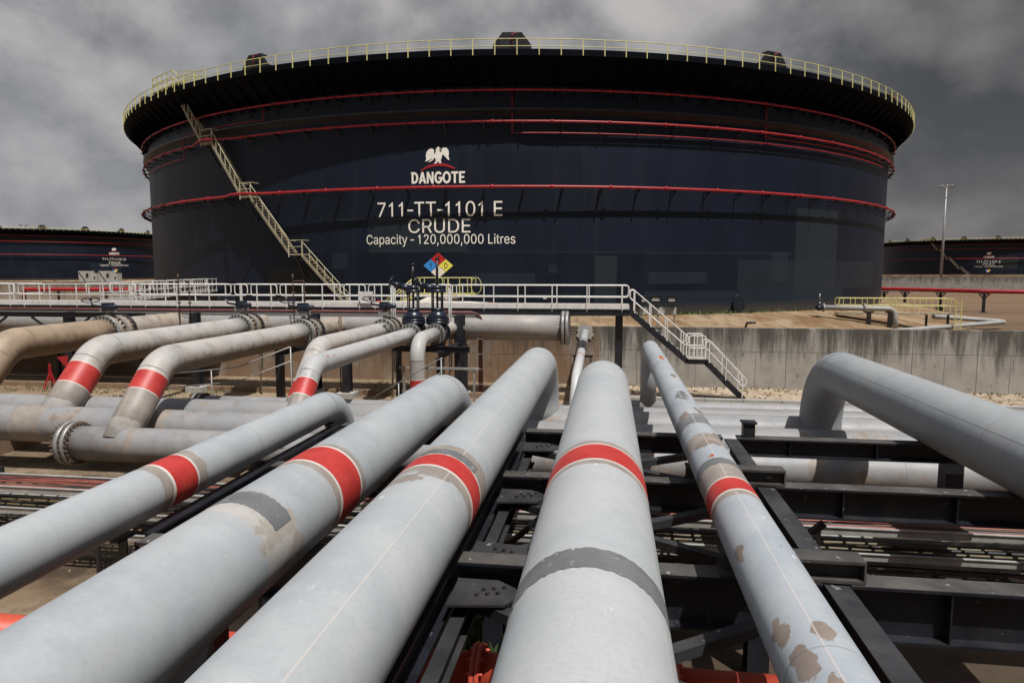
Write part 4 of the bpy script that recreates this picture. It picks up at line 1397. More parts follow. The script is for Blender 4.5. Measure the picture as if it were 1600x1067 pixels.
def gate_valve(label, X, r, y0, pole):
    """gate valve: domed bonnet, yoke columns, bevel gear and tall stem cover"""
    t = thing("valve", label, "valve", (X, y0, HZ), "domed gate valves")
    y = y0 + 0.55
    m = M()
    m.tube([(X, y0 + 0.1, HZ), (X, y0 + 1.0, HZ)], r + 0.05, 32)
    m.tube([(X, y0 + 0.10, HZ), (X, y0 + 0.22, HZ)], r + 0.17, 32)
    m.tube([(X, y0 + 0.92, HZ), (X, y0 + 1.04, HZ)], r + 0.17, 32)
    m.tube([(X, y, HZ - 0.55), (X, y, HZ - 0.2), (X, y, HZ + 0.45)], [0.30, 0.40, 0.40], 32)
    part("body", m, NAVY, t)
    m = M()
    m.disc_bolts((X, y0 + 0.16, HZ), (0, 1, 0), r + 0.12, 16, 0.03, 0.32)
    part("bolts", m, BOLT, t)
    m = M()
    m.tube([(X, y, HZ + 0.40), (X, y, HZ + 0.52)], 0.49, 32)
    m.tube([(X, y, HZ + 0.54), (X, y, HZ + 0.62)], 0.49, 32)
    m.disc_bolts((X, y, HZ + 0.53), (0, 0, 1), 0.44, 24, 0.028, 0.3)
    dome = [(0.42 * math.cos(a), 0.62 + 0.40 * math.sin(a)) for a in [k * math.pi / 2 / 8 for k in range(9)]]
    m.tube([(X, y, HZ + z) for _, z in dome], [max(0.08, rr) for rr, _ in dome], 32)
    part("bonnet", m, NAVY, t)
    m = M()
    for sx in (-0.2, 0.2):
        for sy in (-0.12, 0.12):
            m.tube([(X + sx, y + sy, HZ + 0.95), (X + sx, y + sy, HZ + 1.72)], 0.03, 8)
    m.tube([(X, y, HZ + 0.95), (X, y, HZ + 1.75)], 0.045, 10)
    m.tube([(X, y, HZ + 0.96), (X, y, HZ + 1.04)], 0.26, 16)
    part("yoke", m, NAVY, t)
    m = M()
    m.tube([(X, y, HZ + 1.70), (X, y, HZ + 1.82)], 0.30, 20)
    m.tube([(X, y, HZ + 1.82), (X, y, HZ + 2.02)], [0.24, 0.15], 20)
    m.tube([(X - 0.1, y - 0.05, HZ + 1.86), (X - 0.55, y - 0.12, HZ + 1.98)], [0.16, 0.12], 14)
    m.tube([(X - 0.5, y - 0.12, HZ + 1.97), (X - 0.85, y - 0.16, HZ + 2.1)], [0.13, 0.09], 14)
    part("bevel_gear", m, NAVY, t)
    m = M()
    m.tube([(X, y, HZ + 2.0), (X, y, HZ + pole)], 0.055, 10)
    m.tube([(X, y, HZ + pole - 0.02), (X, y, HZ + pole + 0.05)], 0.08, 10)
    part("stem_cover", m, STEEL, t)
    handwheel(t, (X - 0.9, y - 0.17, HZ + 2.13), (-1, -0.15, 0.35), 0.26)
    m = M()
    m.tube([(X, y0 + 1.0, HZ), (X, 30.9, HZ)], r, 32, (False, False))
    part("spool", m, pipe_mat("spool_paint", r, (0.42, 0.39, 0.35), seed=X, dirt=0.3, warm=0.4, under=0.4, welds=[1.0, 1.8]), t)
    return t


branch("fat tan-stained branch pipe running off the edge of the view", -21.1, 0.57, 26.0, 21.3, -4.46, 19.35, None, 31, tint=(0.27, 0.205, 0.14), warm=0.8, under=0.95)
branch("sloping branch pipe with the larger red band, landing on the second header", -16.5, 0.50, 28.6, 20.0, -4.46, 18.05, (9.35, 10.1), 32, prim=[10.4])
branch("sloping branch pipe with red band, landing beside the blind flange", -12.75, 0.44, 26.9, 17.9, -4.54, 15.95, (9.55, 10.15), 33, prim=[10.45, 10.75])
branch("stubby branch pipe with steep bend behind the long thin one", -9.75, 0.37, 28.6, 21.9, -4.45, 19.95, (8.3, 8.9), 34, under=0.9)
branch("long thin branch pipe with rust chips and red band", -8.05, 0.29, 27.0, 17.7, -4.54, 15.8, (9.85, 10.35), 35, tint=(0.39, 0.40, 0.40), warm=0.1, under=0.3, prim=[10.6, 10.9], rust=0.9)
branch("short thin branch pipe turning straight down to a red band", -7.1, 0.28, 27.3, 24.7, -5.75, 24.7, (3.75, 4.35), 36, True, tint=(0.40, 0.40, 0.39), warm=0.15, under=0.2, prim=[4.6], rb=0.75)

ball_valve("flanged valve with hand wheel on the fat tan branch", -21.1, 0.57, 26.0)
ball_valve("flanged valve with hand wheel on the branch with the larger red band", -16.5, 0.50, 28.6)
ball_valve("flanged valve with hand wheel nearest the viewer on the branch ending by the blind flange", -12.75, 0.44, 26.9)
ball_valve("flanged valve with hand wheel on the stubby steep branch", -9.75, 0.37, 28.6)
gate_valve("navy gate valve with domed bonnet on the long rust-chipped branch", -8.05, 0.29, 27.0, 2.85)
gate_valve("navy gate valve with domed bonnet on the branch turning straight down", -7.1, 0.28, 27.3, 3.1)

# columns under header and walkway
def column(label, x, y, ztop, wdt=0.32, base=True, zb=GZ):
    t = thing("steel_column", label, "column", (x, y, zb), "dark columns under the walkway and header")
    m = M()
    for s in (-1, 1):
        m.box(x - wdt / 2, x + wdt / 2, y + s * wdt / 2 - 0.02, y + s * wdt / 2 + 0.02, zb + 0.02, ztop)
    m.box(x - 0.015, x + 0.015, y - wdt / 2 + 0.021, y + wdt / 2 - 0.021, zb + 0.02, ztop)
    part("shaft", m, STEEL, t)
    if base:
        m = M()
        m.box(x - 0.42, x + 0.42, y - 0.42, y + 0.42, zb - 0.1, zb + 0.25)
        part("plinth", m, KB, t)
    return t


column("dark column below the walkway near the stair head", 0.48, 31.75, -1.96, 0.34)
column("dark column beside the oxide red riser conduit", -6.75, 30.55, -2.0, 0.42)
column("dark column behind the stubby branch valve", -13.7, 30.4, -1.98, 0.42)
column("dark column between the two fat branch pipes", -19.75, 30.4, -1.98, 0.36)
column("short dark support post below the thin branch bend", -11.9, 29.8, -3.25, 0.36)
column("dark column at the far end of the walkway", -26.5, 30.4, -1.98, 0.36)
column("dark column under the oblique catwalk", -29.4, 37.4, -1.98, 0.3, True, FZ)
# cross heads that carry the header
for i, (x, lab) in enumerate(((-6.75, "dark bracket beam under the gate valves"), (-13.7, "dark bracket beam under the steep branch"), (-19.75, "dark bracket beam under the fat branches"))):
    m = M()
    m.ibeam((x, 26.5, -3.22), (x, 32.0, -3.22), 0.26, 0.30)
    m.bar((x, 26.9, GZ), (x, 26.9, -3.52), 0.28, 0.28)
    single("support_beam", m, STEEL, lab, "beam", (x, 27, GZ), "bracket beams under the header")
m = M()
m.ibeam((-8.9, 27.2, -3.05), (-5.6, 27.2, -3.05), 0.24, 0.24)
for x in (-8.6, -5.8):
    m.bar((x, 27.2, GZ), (x, 27.2, -3.29), 0.2, 0.2)
single("steel_trestle", m, STEEL, "low dark frame directly under both gate valves", "trestle", (-7, 27.2, GZ))
m = M()
m.box(-8.4, -5.1, 26.5, 26.66, -3.92, -3.84)
m.bar((-8.2, 26.58, GZ), (-8.2, 26.58, -3.92), 0.08, 0.08)
m.bar((-5.3, 26.58, GZ), (-5.3, 26.58, -3.92), 0.08, 0.08)
single("pipe_shelf", m, GALV, "thin galvanised shelf rail below the gate valves", "shelf", (-7, 26.6, GZ))

# ================================================================== white railed walkway
WZ = -1.70
wk = thing("walkway", "long steel walkway with white railings passing over the header pipe", "walkway", (-14, 31.8, WZ))
m = M()
m.box(-38, 0.92, 31.27, 32.33, WZ - 0.04, WZ)
part("deck", m, GALV, wk)
for y in (31.22, 32.38):
    m = M()
    m.ibeam((-38, y, WZ - 0.045), (0.92, y, WZ - 0.045), 0.12, 0.26, 0.02, 0.02)
    m.box(-38, 0.92, y - 0.035, y - 0.012, WZ - 0.30, WZ - 0.05)
    part("side_beam", m, STEEL, wk)
    m = M()
    m.box(-38, 0.92, y + (0.0 if y < 32 else -0.02), y + (0.02 if y < 32 else 0.0), WZ + 0.001, WZ + 0.20)
    part("toe_plate", m, WHITE, wk)


def rail_panel(parent, P0, P1, base, h=1.06, spacing=1.62, loops=True, mat=None, name="rail_panel", rt=0.026):
    """top rail, mid rail joined by rounded ends, and posts; P0, P1 at deck level"""
    mat = mat or WHITE
    P0, P1 = Vector(P0), Vector(P1)
    d_ = P1 - P0
    L = d_.length
    t = d_.normalized()
    z = Vector((0, 0, 1))
    mid = h * 0.50
    m = M()
    loop = fillet([P0 + d_ / 2 + z * h, P0 + z * h, P0 + z * mid, P1 + z * mid, P1 + z * h, P0 + d_ / 2 + z * h], 0.14 if loops else 0.02, 5)
    m.tube(loop, rt, 8, (False, False), ref=(0.3, 1, 0.2))
    o = part(name, m, mat, parent)
    n = max(1, round((L - 0.6) / spacing))
    for i in range(n + 1):
        q = P0 + t * (0.3 + (L - 0.6) * i / n)
        m = M()
        m.bar(q + z * base, q + z * (h - 0.01), rt * 1.7, rt * 1.7)
        part("post", m, mat, o)
    return o


for y, bounds in ((31.2, (0.90, -9.2, -11.30, -11.46, -15.75, -15.92, -17.25, -17.44, -23.2, -23.4, -30.0, -30.2, -37.8)),
                  (32.4, (0.90, -7.3, -7.5, -13.0, -13.2, -18.8, -19.0, -24.6))):
    if y < 32:
        prs = [(0.90, -9.20), (-9.30, -11.30), (-11.46, -15.75), (-15.92, -17.25), (-17.44, -23.2), (-23.4, -30.0), (-30.2, -37.8)]
    else:
        prs = [(0.90, -7.3), (-7.5, -13.0), (-13.2, -18.8), (-19.0, -24.6), (-29.6, -37.8)]
    for a, b in prs:
        rail_panel(wk, (b, y, WZ), (a, y, WZ), -0.12)
# stair at the end of the walkway
st = M()
P_top, P_l0, P_l1, P_ft = Vector((0.95, 31.8, WZ)), Vector((3.55, 31.8, -3.92)), Vector((4.35, 31.8, -3.92)), Vector((6.10, 31.8, GZ + 0.02))
for y in (31.3, 32.3):
    st.bar((P_top.x, y, WZ - 0.12), (P_l0.x, y, P_l0.z - 0.12), 0.05, 0.26)
    st.bar((P_l0.x - 0.05, y, P_l0.z - 0.12), (P_l1.x + 0.05, y, P_l1.z - 0.12), 0.05, 0.22)
    st.bar((P_l1.x, y, P_l1.z - 0.12), (P_ft.x, y, GZ + 0.02), 0.05, 0.26)
stp = part("stair", st, STEEL, wk)
for (a, b, n) in ((P_top, P_l0, 10), (P_l1, P_ft, 8)):
    for i in range(1, n + 1):
        q = a.lerp(b, i / (n + 1))
        mm = M()
        mm.box(q.x - 0.14, q.x + 0.12, 31.33, 32.27, q.z - 0.02, q.z + 0.02)
        part("tread", mm, GALV, stp)
mm = M()
mm.box(P_l0.x, P_l1.x, 31.33, 32.27, -3.96, -3.92)
mm.box(P_l0.x, P_l1.x, 31.24, 31.26, -3.92, -3.80)
part("landing", mm, WHITE, stp)
for y in (31.25, 32.35):
    hr = M()
    z = Vector((0, 0, 1))
    for (a, b, nn) in ((P_top, P_l0, 3), (P_l1, P_ft, 2)):
        a, b = Vector((a.x, y, a.z)), Vector((b.x, y, b.z))
        lp = fillet([(a + b) / 2 + z * 1.0, a + z * 1.0, a + z * 0.5, b + z * 0.5, b + z * 1.0, (a + b) / 2 + z * 1.0], 0.12, 4)
        hr.tube(lp, 0.028, 8, (False, False), ref=(0.3, 1, 0.2))
        for i in range(nn + 1):
            q = a.lerp(b, 0.08 + 0.84 * i / nn)
            hr.bar(q, q + z * 0.98, 0.045, 0.045)
    a, b = Vector((P_l0.x + 0.05, y, -3.92)), Vector((P_l1.x - 0.05, y, -3.92))
    hr.tube(fillet([(a + b) / 2 + z * 1.05, a + z * 1.05, a + z * 0.5, b + z * 0.5, b + z * 1.05, (a + b) / 2 + z * 1.05], 0.1, 4), 0.028, 8, (False, False), ref=(0.3, 1, 0.2))
    for q in (a, b, a.lerp(b, 0.5)):
        hr.bar(q, q + z * 1.05, 0.045, 0.045)
    part("stair_handrail", hr, WHITE, stp)

# oblique catwalk that leaves the walkway towards the far wall
bw = thing("catwalk", "oblique white railed catwalk running back over the beige wall", "walkway", (-28, 33, WZ))
A0, A1 = Vector((-26.6, 32.5, WZ)), Vector((-35.2, 58.0, WZ))
sd = (A1 - A0).cross(Vector((0, 0, 1))).normalized() * 0.55
m = M()
m.bar(A0 - Vector((0, 0, .03)), A1 - Vector((0, 0, .03)), 1.05, 0.05)
part("deck", m, GALV, bw)
for s in (1, -1):
    m = M()
    m.bar(A0 + sd * s + Vector((0, 0, -0.17)), A1 + sd * s + Vector((0, 0, -0.17)), 0.1, 0.28)
    part("side_beam", m, STEEL, bw)
    m = M()
    m.bar(A0 + sd * s + Vector((0, 0, 0.08)), A1 + sd * s + Vector((0, 0, 0.08)), 0.02, 0.18)
    part("toe_plate", m, WHITE, bw)
    for k in range(4):
        a = A0.lerp(A1, k / 4 + 0.006) + sd * s * 1.03
        b = A0.lerp(A1, (k + 1) / 4 - 0.006) + sd * s * 1.03
        rail_panel(bw, a, b, -0.1)
# dark steelwork, and a cable bridge added to shade the wall behind
cb = thing("shade_bridge", "dark cable bridge added for shade, on braced legs under the far end of the walkway", "cable bridge", (-29, 33.6, GZ))
for y in (32.9, 34.4):
    m = M()
    m.ibeam((-44, y, -2.35), (-20.6, y, -2.35), 0.16, 0.28, 0.02, 0.02)
    part("runner", m, STEEL, cb)
m = M()
m.box(-44, -20.6, 32.99, 34.31, -2.62, -2.58)
part("tray_floor", m, GALV, cb)
for k in range(6):
    m = M()
    m.tube([(-44, 33.1 + 0.2 * k, -2.53), (-33, 33.13 + 0.2 * k, -2.52), (-20.6, 33.1 + 0.2 * k, -2.53)], 0.05, 6)
    part("cable", m, BLACKRUB if k % 2 else BROWNST, cb)
for x in (-24.5, -29.5, -36):
    m = M()
    for y in (32.9, 34.4):
        m.bar((x, y, GZ), (x, y, -2.64), 0.16, 0.16)
    part("leg", m, STEEL, cb)
    m = M()
    m.bar((x + 0.1, 32.9, -2.7), (x + 1.9, 32.9, -4.4), 0.1, 0.1)
    m.bar((x - 0.1, 32.9, -2.7), (x - 1.9, 32.9, -4.4), 0.1, 0.1)
    part("brace", m, BROWNST, cb)
m = M()
m.ibeam((-44, 30.2, -2.0), (-22.2, 30.2, -2.0), 0.14, 0.24, 0.02, 0.02)
for x in (-42, -37.5, -33, -28.4):
    m.bar((x, 30.2, -2.25), (x + 1.6, 30.2, -3.3), 0.09, 0.09)
    m.bar((x + 3.2, 30.2, -2.25), (x + 1.6, 30.2, -3.3), 0.09, 0.09)
m.bar((-44, 30.2, -3.32), (-23, 30.2, -3.32), 0.1, 0.1)
part("lattice_girder", m, STEEL, cb)

# blank notice plate wired to the rail
m = M()
m.box(-11.78, -11.05, 31.10, 31.13, -1.38, -0.95)
single("notice_plate", m, WHITE, "blank white plate fixed to the white railing", "plate", (-11.4, 31.1, -1.4))

# ================================================================== conduits, vents and thin rails near the valves
def conduit(label, paths, r, mat, cat="conduit", group=None, name="conduit"):
    m = M()
    for p_ in paths:
        m.tube(p_, r, 8)
    b = Vector(paths[0][0])
    return single(name, m, mat, label, cat, b, group)


t = thing("conduit_run", "oxide red conduit bundle bending down beside the dark column", "conduit", (-5.9, 30.9, GZ))
for k in range(3):
    off = k * 0.09
    m = M()
    m.tube(fillet([(-37, 31.06 - off, -1.86 - 0.02 * k), (-5.95 + off, 31.06 - off, -1.86 - 0.02 * k), (-5.95 + off, 31.06 - off, GZ)], 0.42, 8), 0.036, 8)
    part("tube", m, DARKRED, t)
m = M()
for z in (-2.4, -3.1, -3.8, -4.5, -5.2):
    m.bar((-6.02, 30.84, z), (-5.72, 30.84, z), 0.03, 0.03)
part("clip", m, GALV, t)
for lab, x, y, zt, mt, n in (("pair of grey conduits beside the steep branch valve", -16.25, 30.0, -2.0, GALV, 2), ("galvanised conduit post left of the first gate valve", -9.8, 30.0, -0.55, GALV, 3),
                             ("galvanised conduit post between the gate valves", -7.25, 30.6, -0.75, GALV, 2), ("slim brown conduit post near the stubby valve", -12.3, 30.0, -1.95, BROWNST, 2)):
    conduit(lab, [[(x + 0.09 * k, y, -4.6 if k else GZ), (x + 0.09 * k, y, zt - 0.1 * k)] for k in range(n)], 0.034, mt)
for i, (x, lab) in enumerate(((-14.2, "thin vent goalpost with small cocks over the steep branch"), (-20.0, "thin vent goalpost over the fat branches"))):
    m = M()
    m.tube(fillet([(x - 0.4, 30.2, HZ), (x - 0.4, 30.2, -0.45), (x + 0.15, 30.2, -0.45), (x + 0.15, 30.2, HZ)], 0.05, 3), 0.024, 8)
    m.tube([(x - 0.4, 30.2, -0.45), (x - 0.4, 30.2, -0.12)], 0.03, 8)
    for z in (-1.0, -1.5):
        m.tube([(x - 0.46, 30.2, z), (x - 0.34, 30.2, z)], 0.05, 8)
        m.tube([(x + 0.09, 30.2, z), (x + 0.21, 30.2, z)], 0.05, 8)
    single("vent_pipe", m, BROWNST, lab, "vent pipe", (x, 30.2, HZ))


def crossover(label, pts, y, posts):
    t = thing("crossover_rail", label, "handrail", (pts[0][0], y, GZ))
    for dz in (0.0, -0.5):
        m = M()
        m.tube([(x, y, z + dz) for x, z in pts], 0.02, 6)
        part("rail", m, GALV, t)
    for (x, z) in posts:
        m = M()
        m.tube([(x, y, GZ), (x, y, z)], 0.022, 6)
        part("post", m, GALV, t)


crossover("thin inclined crossover handrail in front of the gate valves", [(-9.0, -4.9), (-5.75, -3.0), (-5.7, -3.0)], 23.0, [(-5.75, -3.0), (-7.3, -3.93)])
crossover("thin inclined crossover handrail under the stubby branch", [(-16.4, -3.75), (-12.9, -3.35), (-10.9, -2.6)], 22.2, [(-16.4, -3.75), (-13.9, -3.45), (-10.9, -2.6)])

# small pipe that pierces the wall
t = thing("drain_pipe", "slim grey pipe sloping out of the wall behind the thickest pipeline", "pipe", (-1.3, 30, -4))
pth = fillet([(-1.18, 35.2, -3.1), (-1.30, 28.2, -4.35), (-1.35, 26.6, -5.8)], 0.8, 8)
m = M()
m.tube(pth, 0.20, 24)
part("pipe_run", m, pipe_mat("drain_paint", 0.2, (0.44, 0.46, 0.46), seed=44, welds=[2.2]), t)
sleeve(t, pth, 4.35, 4.42, 0.205, RED, "red_band", 24)
m = M()
random.seed(3)
pl = []
for k in range(30):
    a = 2 * math.pi * k / 30
    q = 0.46 + random.uniform(-0.12, 0.10)
    pl.append((-1.18 + q * math.cos(a) * 0.9, -3.1 + q * math.sin(a)))
m.prism(pl, lambda x, y, dd: Vector((x, 35.0 - dd, y)), -0.02, 0.05)
part("mortar_collar", m, KB, t)
m = M()
m.box(-1.65, -0.7, 31.9, 32.02, -4.0, -3.92)
m.bar((-1.55, 31.96, GZ), (-1.55, 31.96, -4.0), 0.06, 0.06)
m.bar((-0.8, 31.96, GZ), (-0.8, 31.96, -4.0), 0.06, 0.06)
single("pipe_trestle", m, STEEL, "small dark trestle under the slim wall pipe", "trestle", (-1.2, 32, GZ))

# ================================================================== steel rack under the pipelines
rk = thing("pipe_rack", "black steel rack of cross beams and runners carrying the big pipelines", "pipe rack", (0, 9.7, GZ))
BZ = -2.98
BY = [0.9, 3.85, 6.76, 9.77, 12.58]
for i, y in enumerate(BY):
    ht = 0.32 if i == 4 else (0.43 if i == 3 else 0.55)
    m = M()
    # split between runners so that ends butt
    for (a, b) in ((-5.46, -5.35), (-5.13, -1.80), (-1.52, 2.07), (2.33, 12.5)):
        m.ibeam((a, y, BZ), (b, y, BZ), 0.28, ht, 0.028, 0.02)
        for x in [a + 0.9 + 1.45 * k for k in range(12)]:
            if x < b - 0.3 and a > 2:
                m.box(x - 0.008, x + 0.008, y - 0.13, y + 0.13, BZ - ht + 0.029, BZ - 0.029)
    part("cross_beam", m, STEEL, rk)
    m = M()
    for (a, b) in ((-5.46, -5.35), (-5.13, -1.80), (-1.52, 2.07), (2.33, 12.5)):
        m.box(a, b, y - 0.138, y + 0.138, BZ + 0.0005, BZ + 0.004)
    part("dust_layer", m, STEELDUST, rk)
for (x, w_, yend, ht) in ((-5.24, 0.20, 12.44, 0.45), (-1.66, 0.26, 12.44, 0.40), (2.20, 0.23, 12.44, 0.32)):
    m = M()
    m.ibeam((x, 6.92 if x < -4 else -4, BZ - 0.006), (x, yend, BZ - 0.006), w_, ht, 0.028, 0.02)
    part("runner", m, STEELMID if x > 2 else STEEL, rk)
m = M()
m.ibeam((-1.40, -4, BZ - 0.33), (-1.40, 12.4, BZ - 0.33), 0.14, 0.25, 0.02, 0.016)
part("runner", m, STEELMID, rk)
# shoes that lift the thin pipeline
for y in (0.9, 3.85, 6.76, 9.77):
    m = M()
    m.ibeam((1.12, y, BZ + 0.235), (2.46, y, BZ + 0.235), 0.26, 0.22, 0.03, 0.02)
    m.box(2.44, 2.46, y - 0.13, y + 0.13, BZ + 0.046, BZ + 0.204)
    part("pipe_shoe", m, STEELDUST, rk, bevel=0.004)
m = M()
m.box(2.43, 2.63, 12.5, 12.7, BZ + 0.005, BZ + 0.26)
m.box(2.40, 2.66, 12.47, 12.73, BZ + 0.26, BZ + 0.29)
part("column_stub", m, STEEL, rk)
# columns
for y in (3.85, 9.77):
    for x in (-5.24, -1.66, 2.18, 8.6):
        m = M()
        for s in (-1, 1):
            m.box(x - 0.15, x + 0.15, y + s * 0.15 - 0.014, y + s * 0.15 + 0.014, GZ, BZ - 0.51)
        m.box(x - 0.01, x + 0.01, y - 0.134, y + 0.134, GZ, BZ - 0.51)
        part("column", m, STEEL, rk)
for (x, y, zt) in ((6.05, 12.95, -2.99), (-4.88, 6.62, -3.54)):
    m = M()
    m.box(x, x + (0.3 if x > 0 else 0.62), y, y + 0.3, GZ, zt)
    part("column", m, STEEL, rk)
# plan bracing with bolted gussets
for (ya, yb) in ((3.9, 6.8), (6.9, 9.75), (9.8, 12.5)):
    for (xa, xb) in ((-1.5, 2.0), (2.0, -1.5)):
        m = M()
        m.bar((xa, ya + 0.28, BZ - 0.24), (xb, yb - 0.28, BZ - 0.24 + (0.05 if xa < 0 else -0.05)), 0.13, 0.10)
        part("brace", m, STEELMID, rk)
    for (gx, gy, sx, sy) in ((-1.5, yb - 0.45, 1, -1), (-1.5, ya + 0.45, 1, 1), (2.02, yb - 0.45, -1, -1), (2.02, ya + 0.45, -1, 1)):
        m = M()
        m.prism([(0, -0.28), (0.55, -0.22), (0.72, 0.06), (0.42, 0.30), (0, 0.30)], lambda x, y, dd, gx=gx, gy=gy, sx=sx, sy=sy: Vector((gx + sx * x, gy - sy * y, BZ - 0.19 + dd)), -0.012, 0.012)
        if sx * sy > 0:
            m.f = [f_[::-1] for f_ in m.f]
        gp = part("gusset", m, STEELMID, rk)
        for k in range(3):
            for q in range(2):
                m = M()
                bx, by = gx + sx * (0.26 + 0.1 * k + 0.05 * q), gy - sy * (-0.06 + 0.03 * k + 0.12 * q)
                m.tube([(bx, by, BZ - 0.18), (bx, by, BZ - 0.145)], 0.022, 6, smooth=False)
                part("bolt", m, BOLT, gp)
# knee braces
for (x, sx) in ((2.18, 1), (8.6, -1), (8.6, 1), (-1.66, 1)):
    m = M()
    m.bar((x + sx * 0.15, 9.77, BZ - 1.15), (x + sx * 0.85, 9.77, BZ - 0.52), 0.1, 0.08)
    part("knee_brace", m, STEEL, rk)

# ---- cable trays below the rack
random.seed(11)
tiers = ((-4.20, "topmost cable tray under the rack, filled with orange cables"), (-4.62, "middle cable tray under the rack with black and yellow cables"),
         (-5.04, "lowest cable tray under the rack, just above the soil"))
XA, XB = -13.0, 13.5
rung_me = None
cabmats = (ORANGECAB, BLACKRUB, YELLOWCAB, BROWNST)
for ti, (z, lab) in enumerate(tiers):
    ya, yb = 11.38, 12.12
    t = thing("cable_tray", lab, "cable tray", (0, 11.75, z), "ladder cable trays below the rack")
    for y in (ya, yb):
        m = M()
        m.box(XA, XB, y - 0.012, y + 0.012, z - 0.055, z + 0.055)
        m.box(XA, XB, y - 0.03, y + 0.03, z + 0.055, z + 0.065)
        part("side_rail", m, TRAYST, t)
    first = None
    x = XA + 0.2
    while x < XB:
        if first is None:
            m = M()
            m.box(-0.025, 0.025, ya - 11.75 + 0.013, yb - 11.75 - 0.013, -0.05, -0.02)
            me = m.mesh("rung")
            me.materials.append(GALV)
            first = me
        o = bpy.data.objects.new("rung", first)
        link(o)
        o.parent = t
        o.location = (x, 0, 0)
        x += 0.36
    desc = (("orange", "black", "rust brown", "orange", "black", "orange", "dull"), ("black", "yellow", "black", "yellow", "black"), ("black", "black", "brown", "black"))[ti]
    for k, cn in enumerate(desc):
        y = ya + 0.07 + (yb - ya - 0.14) * (k + 0.5) / len(desc)
        mt = {"orange": ORANGECAB, "black": BLACKRUB, "yellow": YELLOWCAB, "rust brown": BROWNST, "brown": BROWNST, "dull": DARKRED}[cn]
        pts = []
        yy = y
        for i in range(40):
            xx = XA + 0.1 + (XB - XA - 0.2) * i / 39
            yy = y + 0.035 * math.sin(i * 0.55 + k * 2.1) + random.uniform(-0.012, 0.012)
            zz = z + 0.012 + 0.014 * abs(math.sin(i * 0.8 + k))
            pts.append((xx, yy, zz))
        m = M()
        m.tube(pts, random.choice((0.022, 0.028, 0.034)), 8)
        single("cable", m, mt, f"{cn} cable lying in the {('topmost', 'middle', 'lowest')[ti]} cable tray", "cable", (0, y, z), f"{cn} cables in the {('topmost', 'middle', 'lowest')[ti]} tray")
for x in (-12.5, -9.5, -6.4, 0.4, 3.4, 6.6, 9.8, 12.8):
    m = M()
    for y in (11.22, 12.28):
        m.bar((x, y, GZ), (x, y, -4.05), 0.06, 0.06)
    for z in (-4.29, -4.71, -5.13):
        m.bar((x, 11.22, z), (x, 12.28, z), 0.05, 0.06)
    single("tray_support", m, STEEL, "slim dark goalpost carrying all three cable trays", "support", (x, 11.75, GZ), "supports under the cable trays")

# black tubing clipped under the pipelines
m = M()
m.tube([(-4.72, -3, -2.92), (-4.74, 6.2, -2.94), (-4.75, 9.6, -2.93), (-4.72, 13, -2.95)], 0.035, 8)
single("tubing", m, BLACKRUB, "thin black tubing running alongside the pipelines above the soil", "tubing", (-4.7, 6, -2.93))

# orange-red fire main low across the foreground
t = thing("fire_main", "orange red fire main crossing low beneath the pipelines", "pipe", (0, 7.6, -5.2))
m = M()
m.tube([(-24, 7.98, -5.03), (-1.62, 7.98, -5.03)], 0.26, 32)
part("pipe_run", m, ORANGE, t)
m = M()
m.tube([(0.9, 7.98, -5.03), (20, 7.98, -5.03)], 0.26, 32)
part("pipe_run", m, ORANGE, t)
for x in (-1.56, 0.84, 2.6):
    m = M()
    m.tube([(x - 0.06, 7.98, -5.03), (x - 0.004, 7.98, -5.03)], 0.36, 32)
    m.tube([(x + 0.004, 7.98, -5.03), (x + 0.06, 7.98, -5.03)], 0.36, 32)
    m.disc_bolts((x, 7.98, -5.03), (1, 0, 0), 0.32, 12, 0.02, 0.2)
    part("flange", m, ORANGE, t)
m = M()
m.tube([(-1.5, 7.98, -5.03), (0.78, 7.98, -5.03)], 0.26, 32)
m.tube([(-0.3, 7.98, -5.03), (-0.3, 7.75, GZ)], 0.2, 24)
part("pipe_run", m, ORANGE, t)

# ================================================================== things around the big tank
# red fire line on trestles
t = thing("fire_line", "bright red fire line on dark trestles crossing the bare field", "pipe", (42, 92, -2.36))
pts = [(34.6, 99.2, -2.34), (36.4, 98.3, -2.34), (40.97, 92.88, -2.36), (43.85, 88.6, -2.37), (47.5, 86.6, -2.38), (75, 84.6, -2.40), (120, 82, -2.4)]
m = M()
m.tube(fillet(pts, [0.5] * 5, 4), 0.24, 16)
part("pipe_run", m, REDPIPE, t)
for i, (x, y, zb) in enumerate(((36.6, 98.0, -4.0), (38.4, 95.95, -4.4), (41.2, 92.5, -4.6), (44.2, 88.4, FZ), (49.5, 86.45, FZ), (57, 85.9, FZ))):
    m = M()
    m.bar((x, y, zb - 0.3), (x, y, -2.75), 0.26, 0.26)
    m.bar((x - 0.6, y, -2.70), (x + 0.6, y, -2.70), 0.22, 0.12)
    m.bar((x - 0.5, y, -2.78), (x, y, -3.35), 0.1, 0.1)
    m.bar((x + 0.5, y, -2.78), (x, y, -3.35), 0.1, 0.1)
    m.box(x - 0.35, x + 0.35, y - 0.35, y + 0.35, zb - 0.3, zb + 0.08)
    single("pipe_trestle", m, STEEL, "dark T-shaped trestle under the bright red fire line", "trestle", (x, y, zb), "trestles under the red fire line")
t = thing("fire_line", "bright red fire line in front of the beige wall", "pipe", (-66, 79.6, -2.3))
m = M()
m.tube(fillet([(-74.4, 78.2, -4.5), (-74.4, 78.2, -2.3), (-74.0, 78.2, -2.3), (-57.2, 80.8, -2.3), (-40, 83.2, -2.3)], [0.35, 0.2, 3.0], 5), 0.24, 14)
part("pipe_run", m, REDPIPE, t)
for x in (-70, -64, -60):
    m = M()
    y = 78.2 + (x + 74) / 16.8 * 2.6
    m.bar((x, y, FZ - 0.1), (x, y, -2.55), 0.2, 0.2)
    part("trestle", m, STEEL, t)

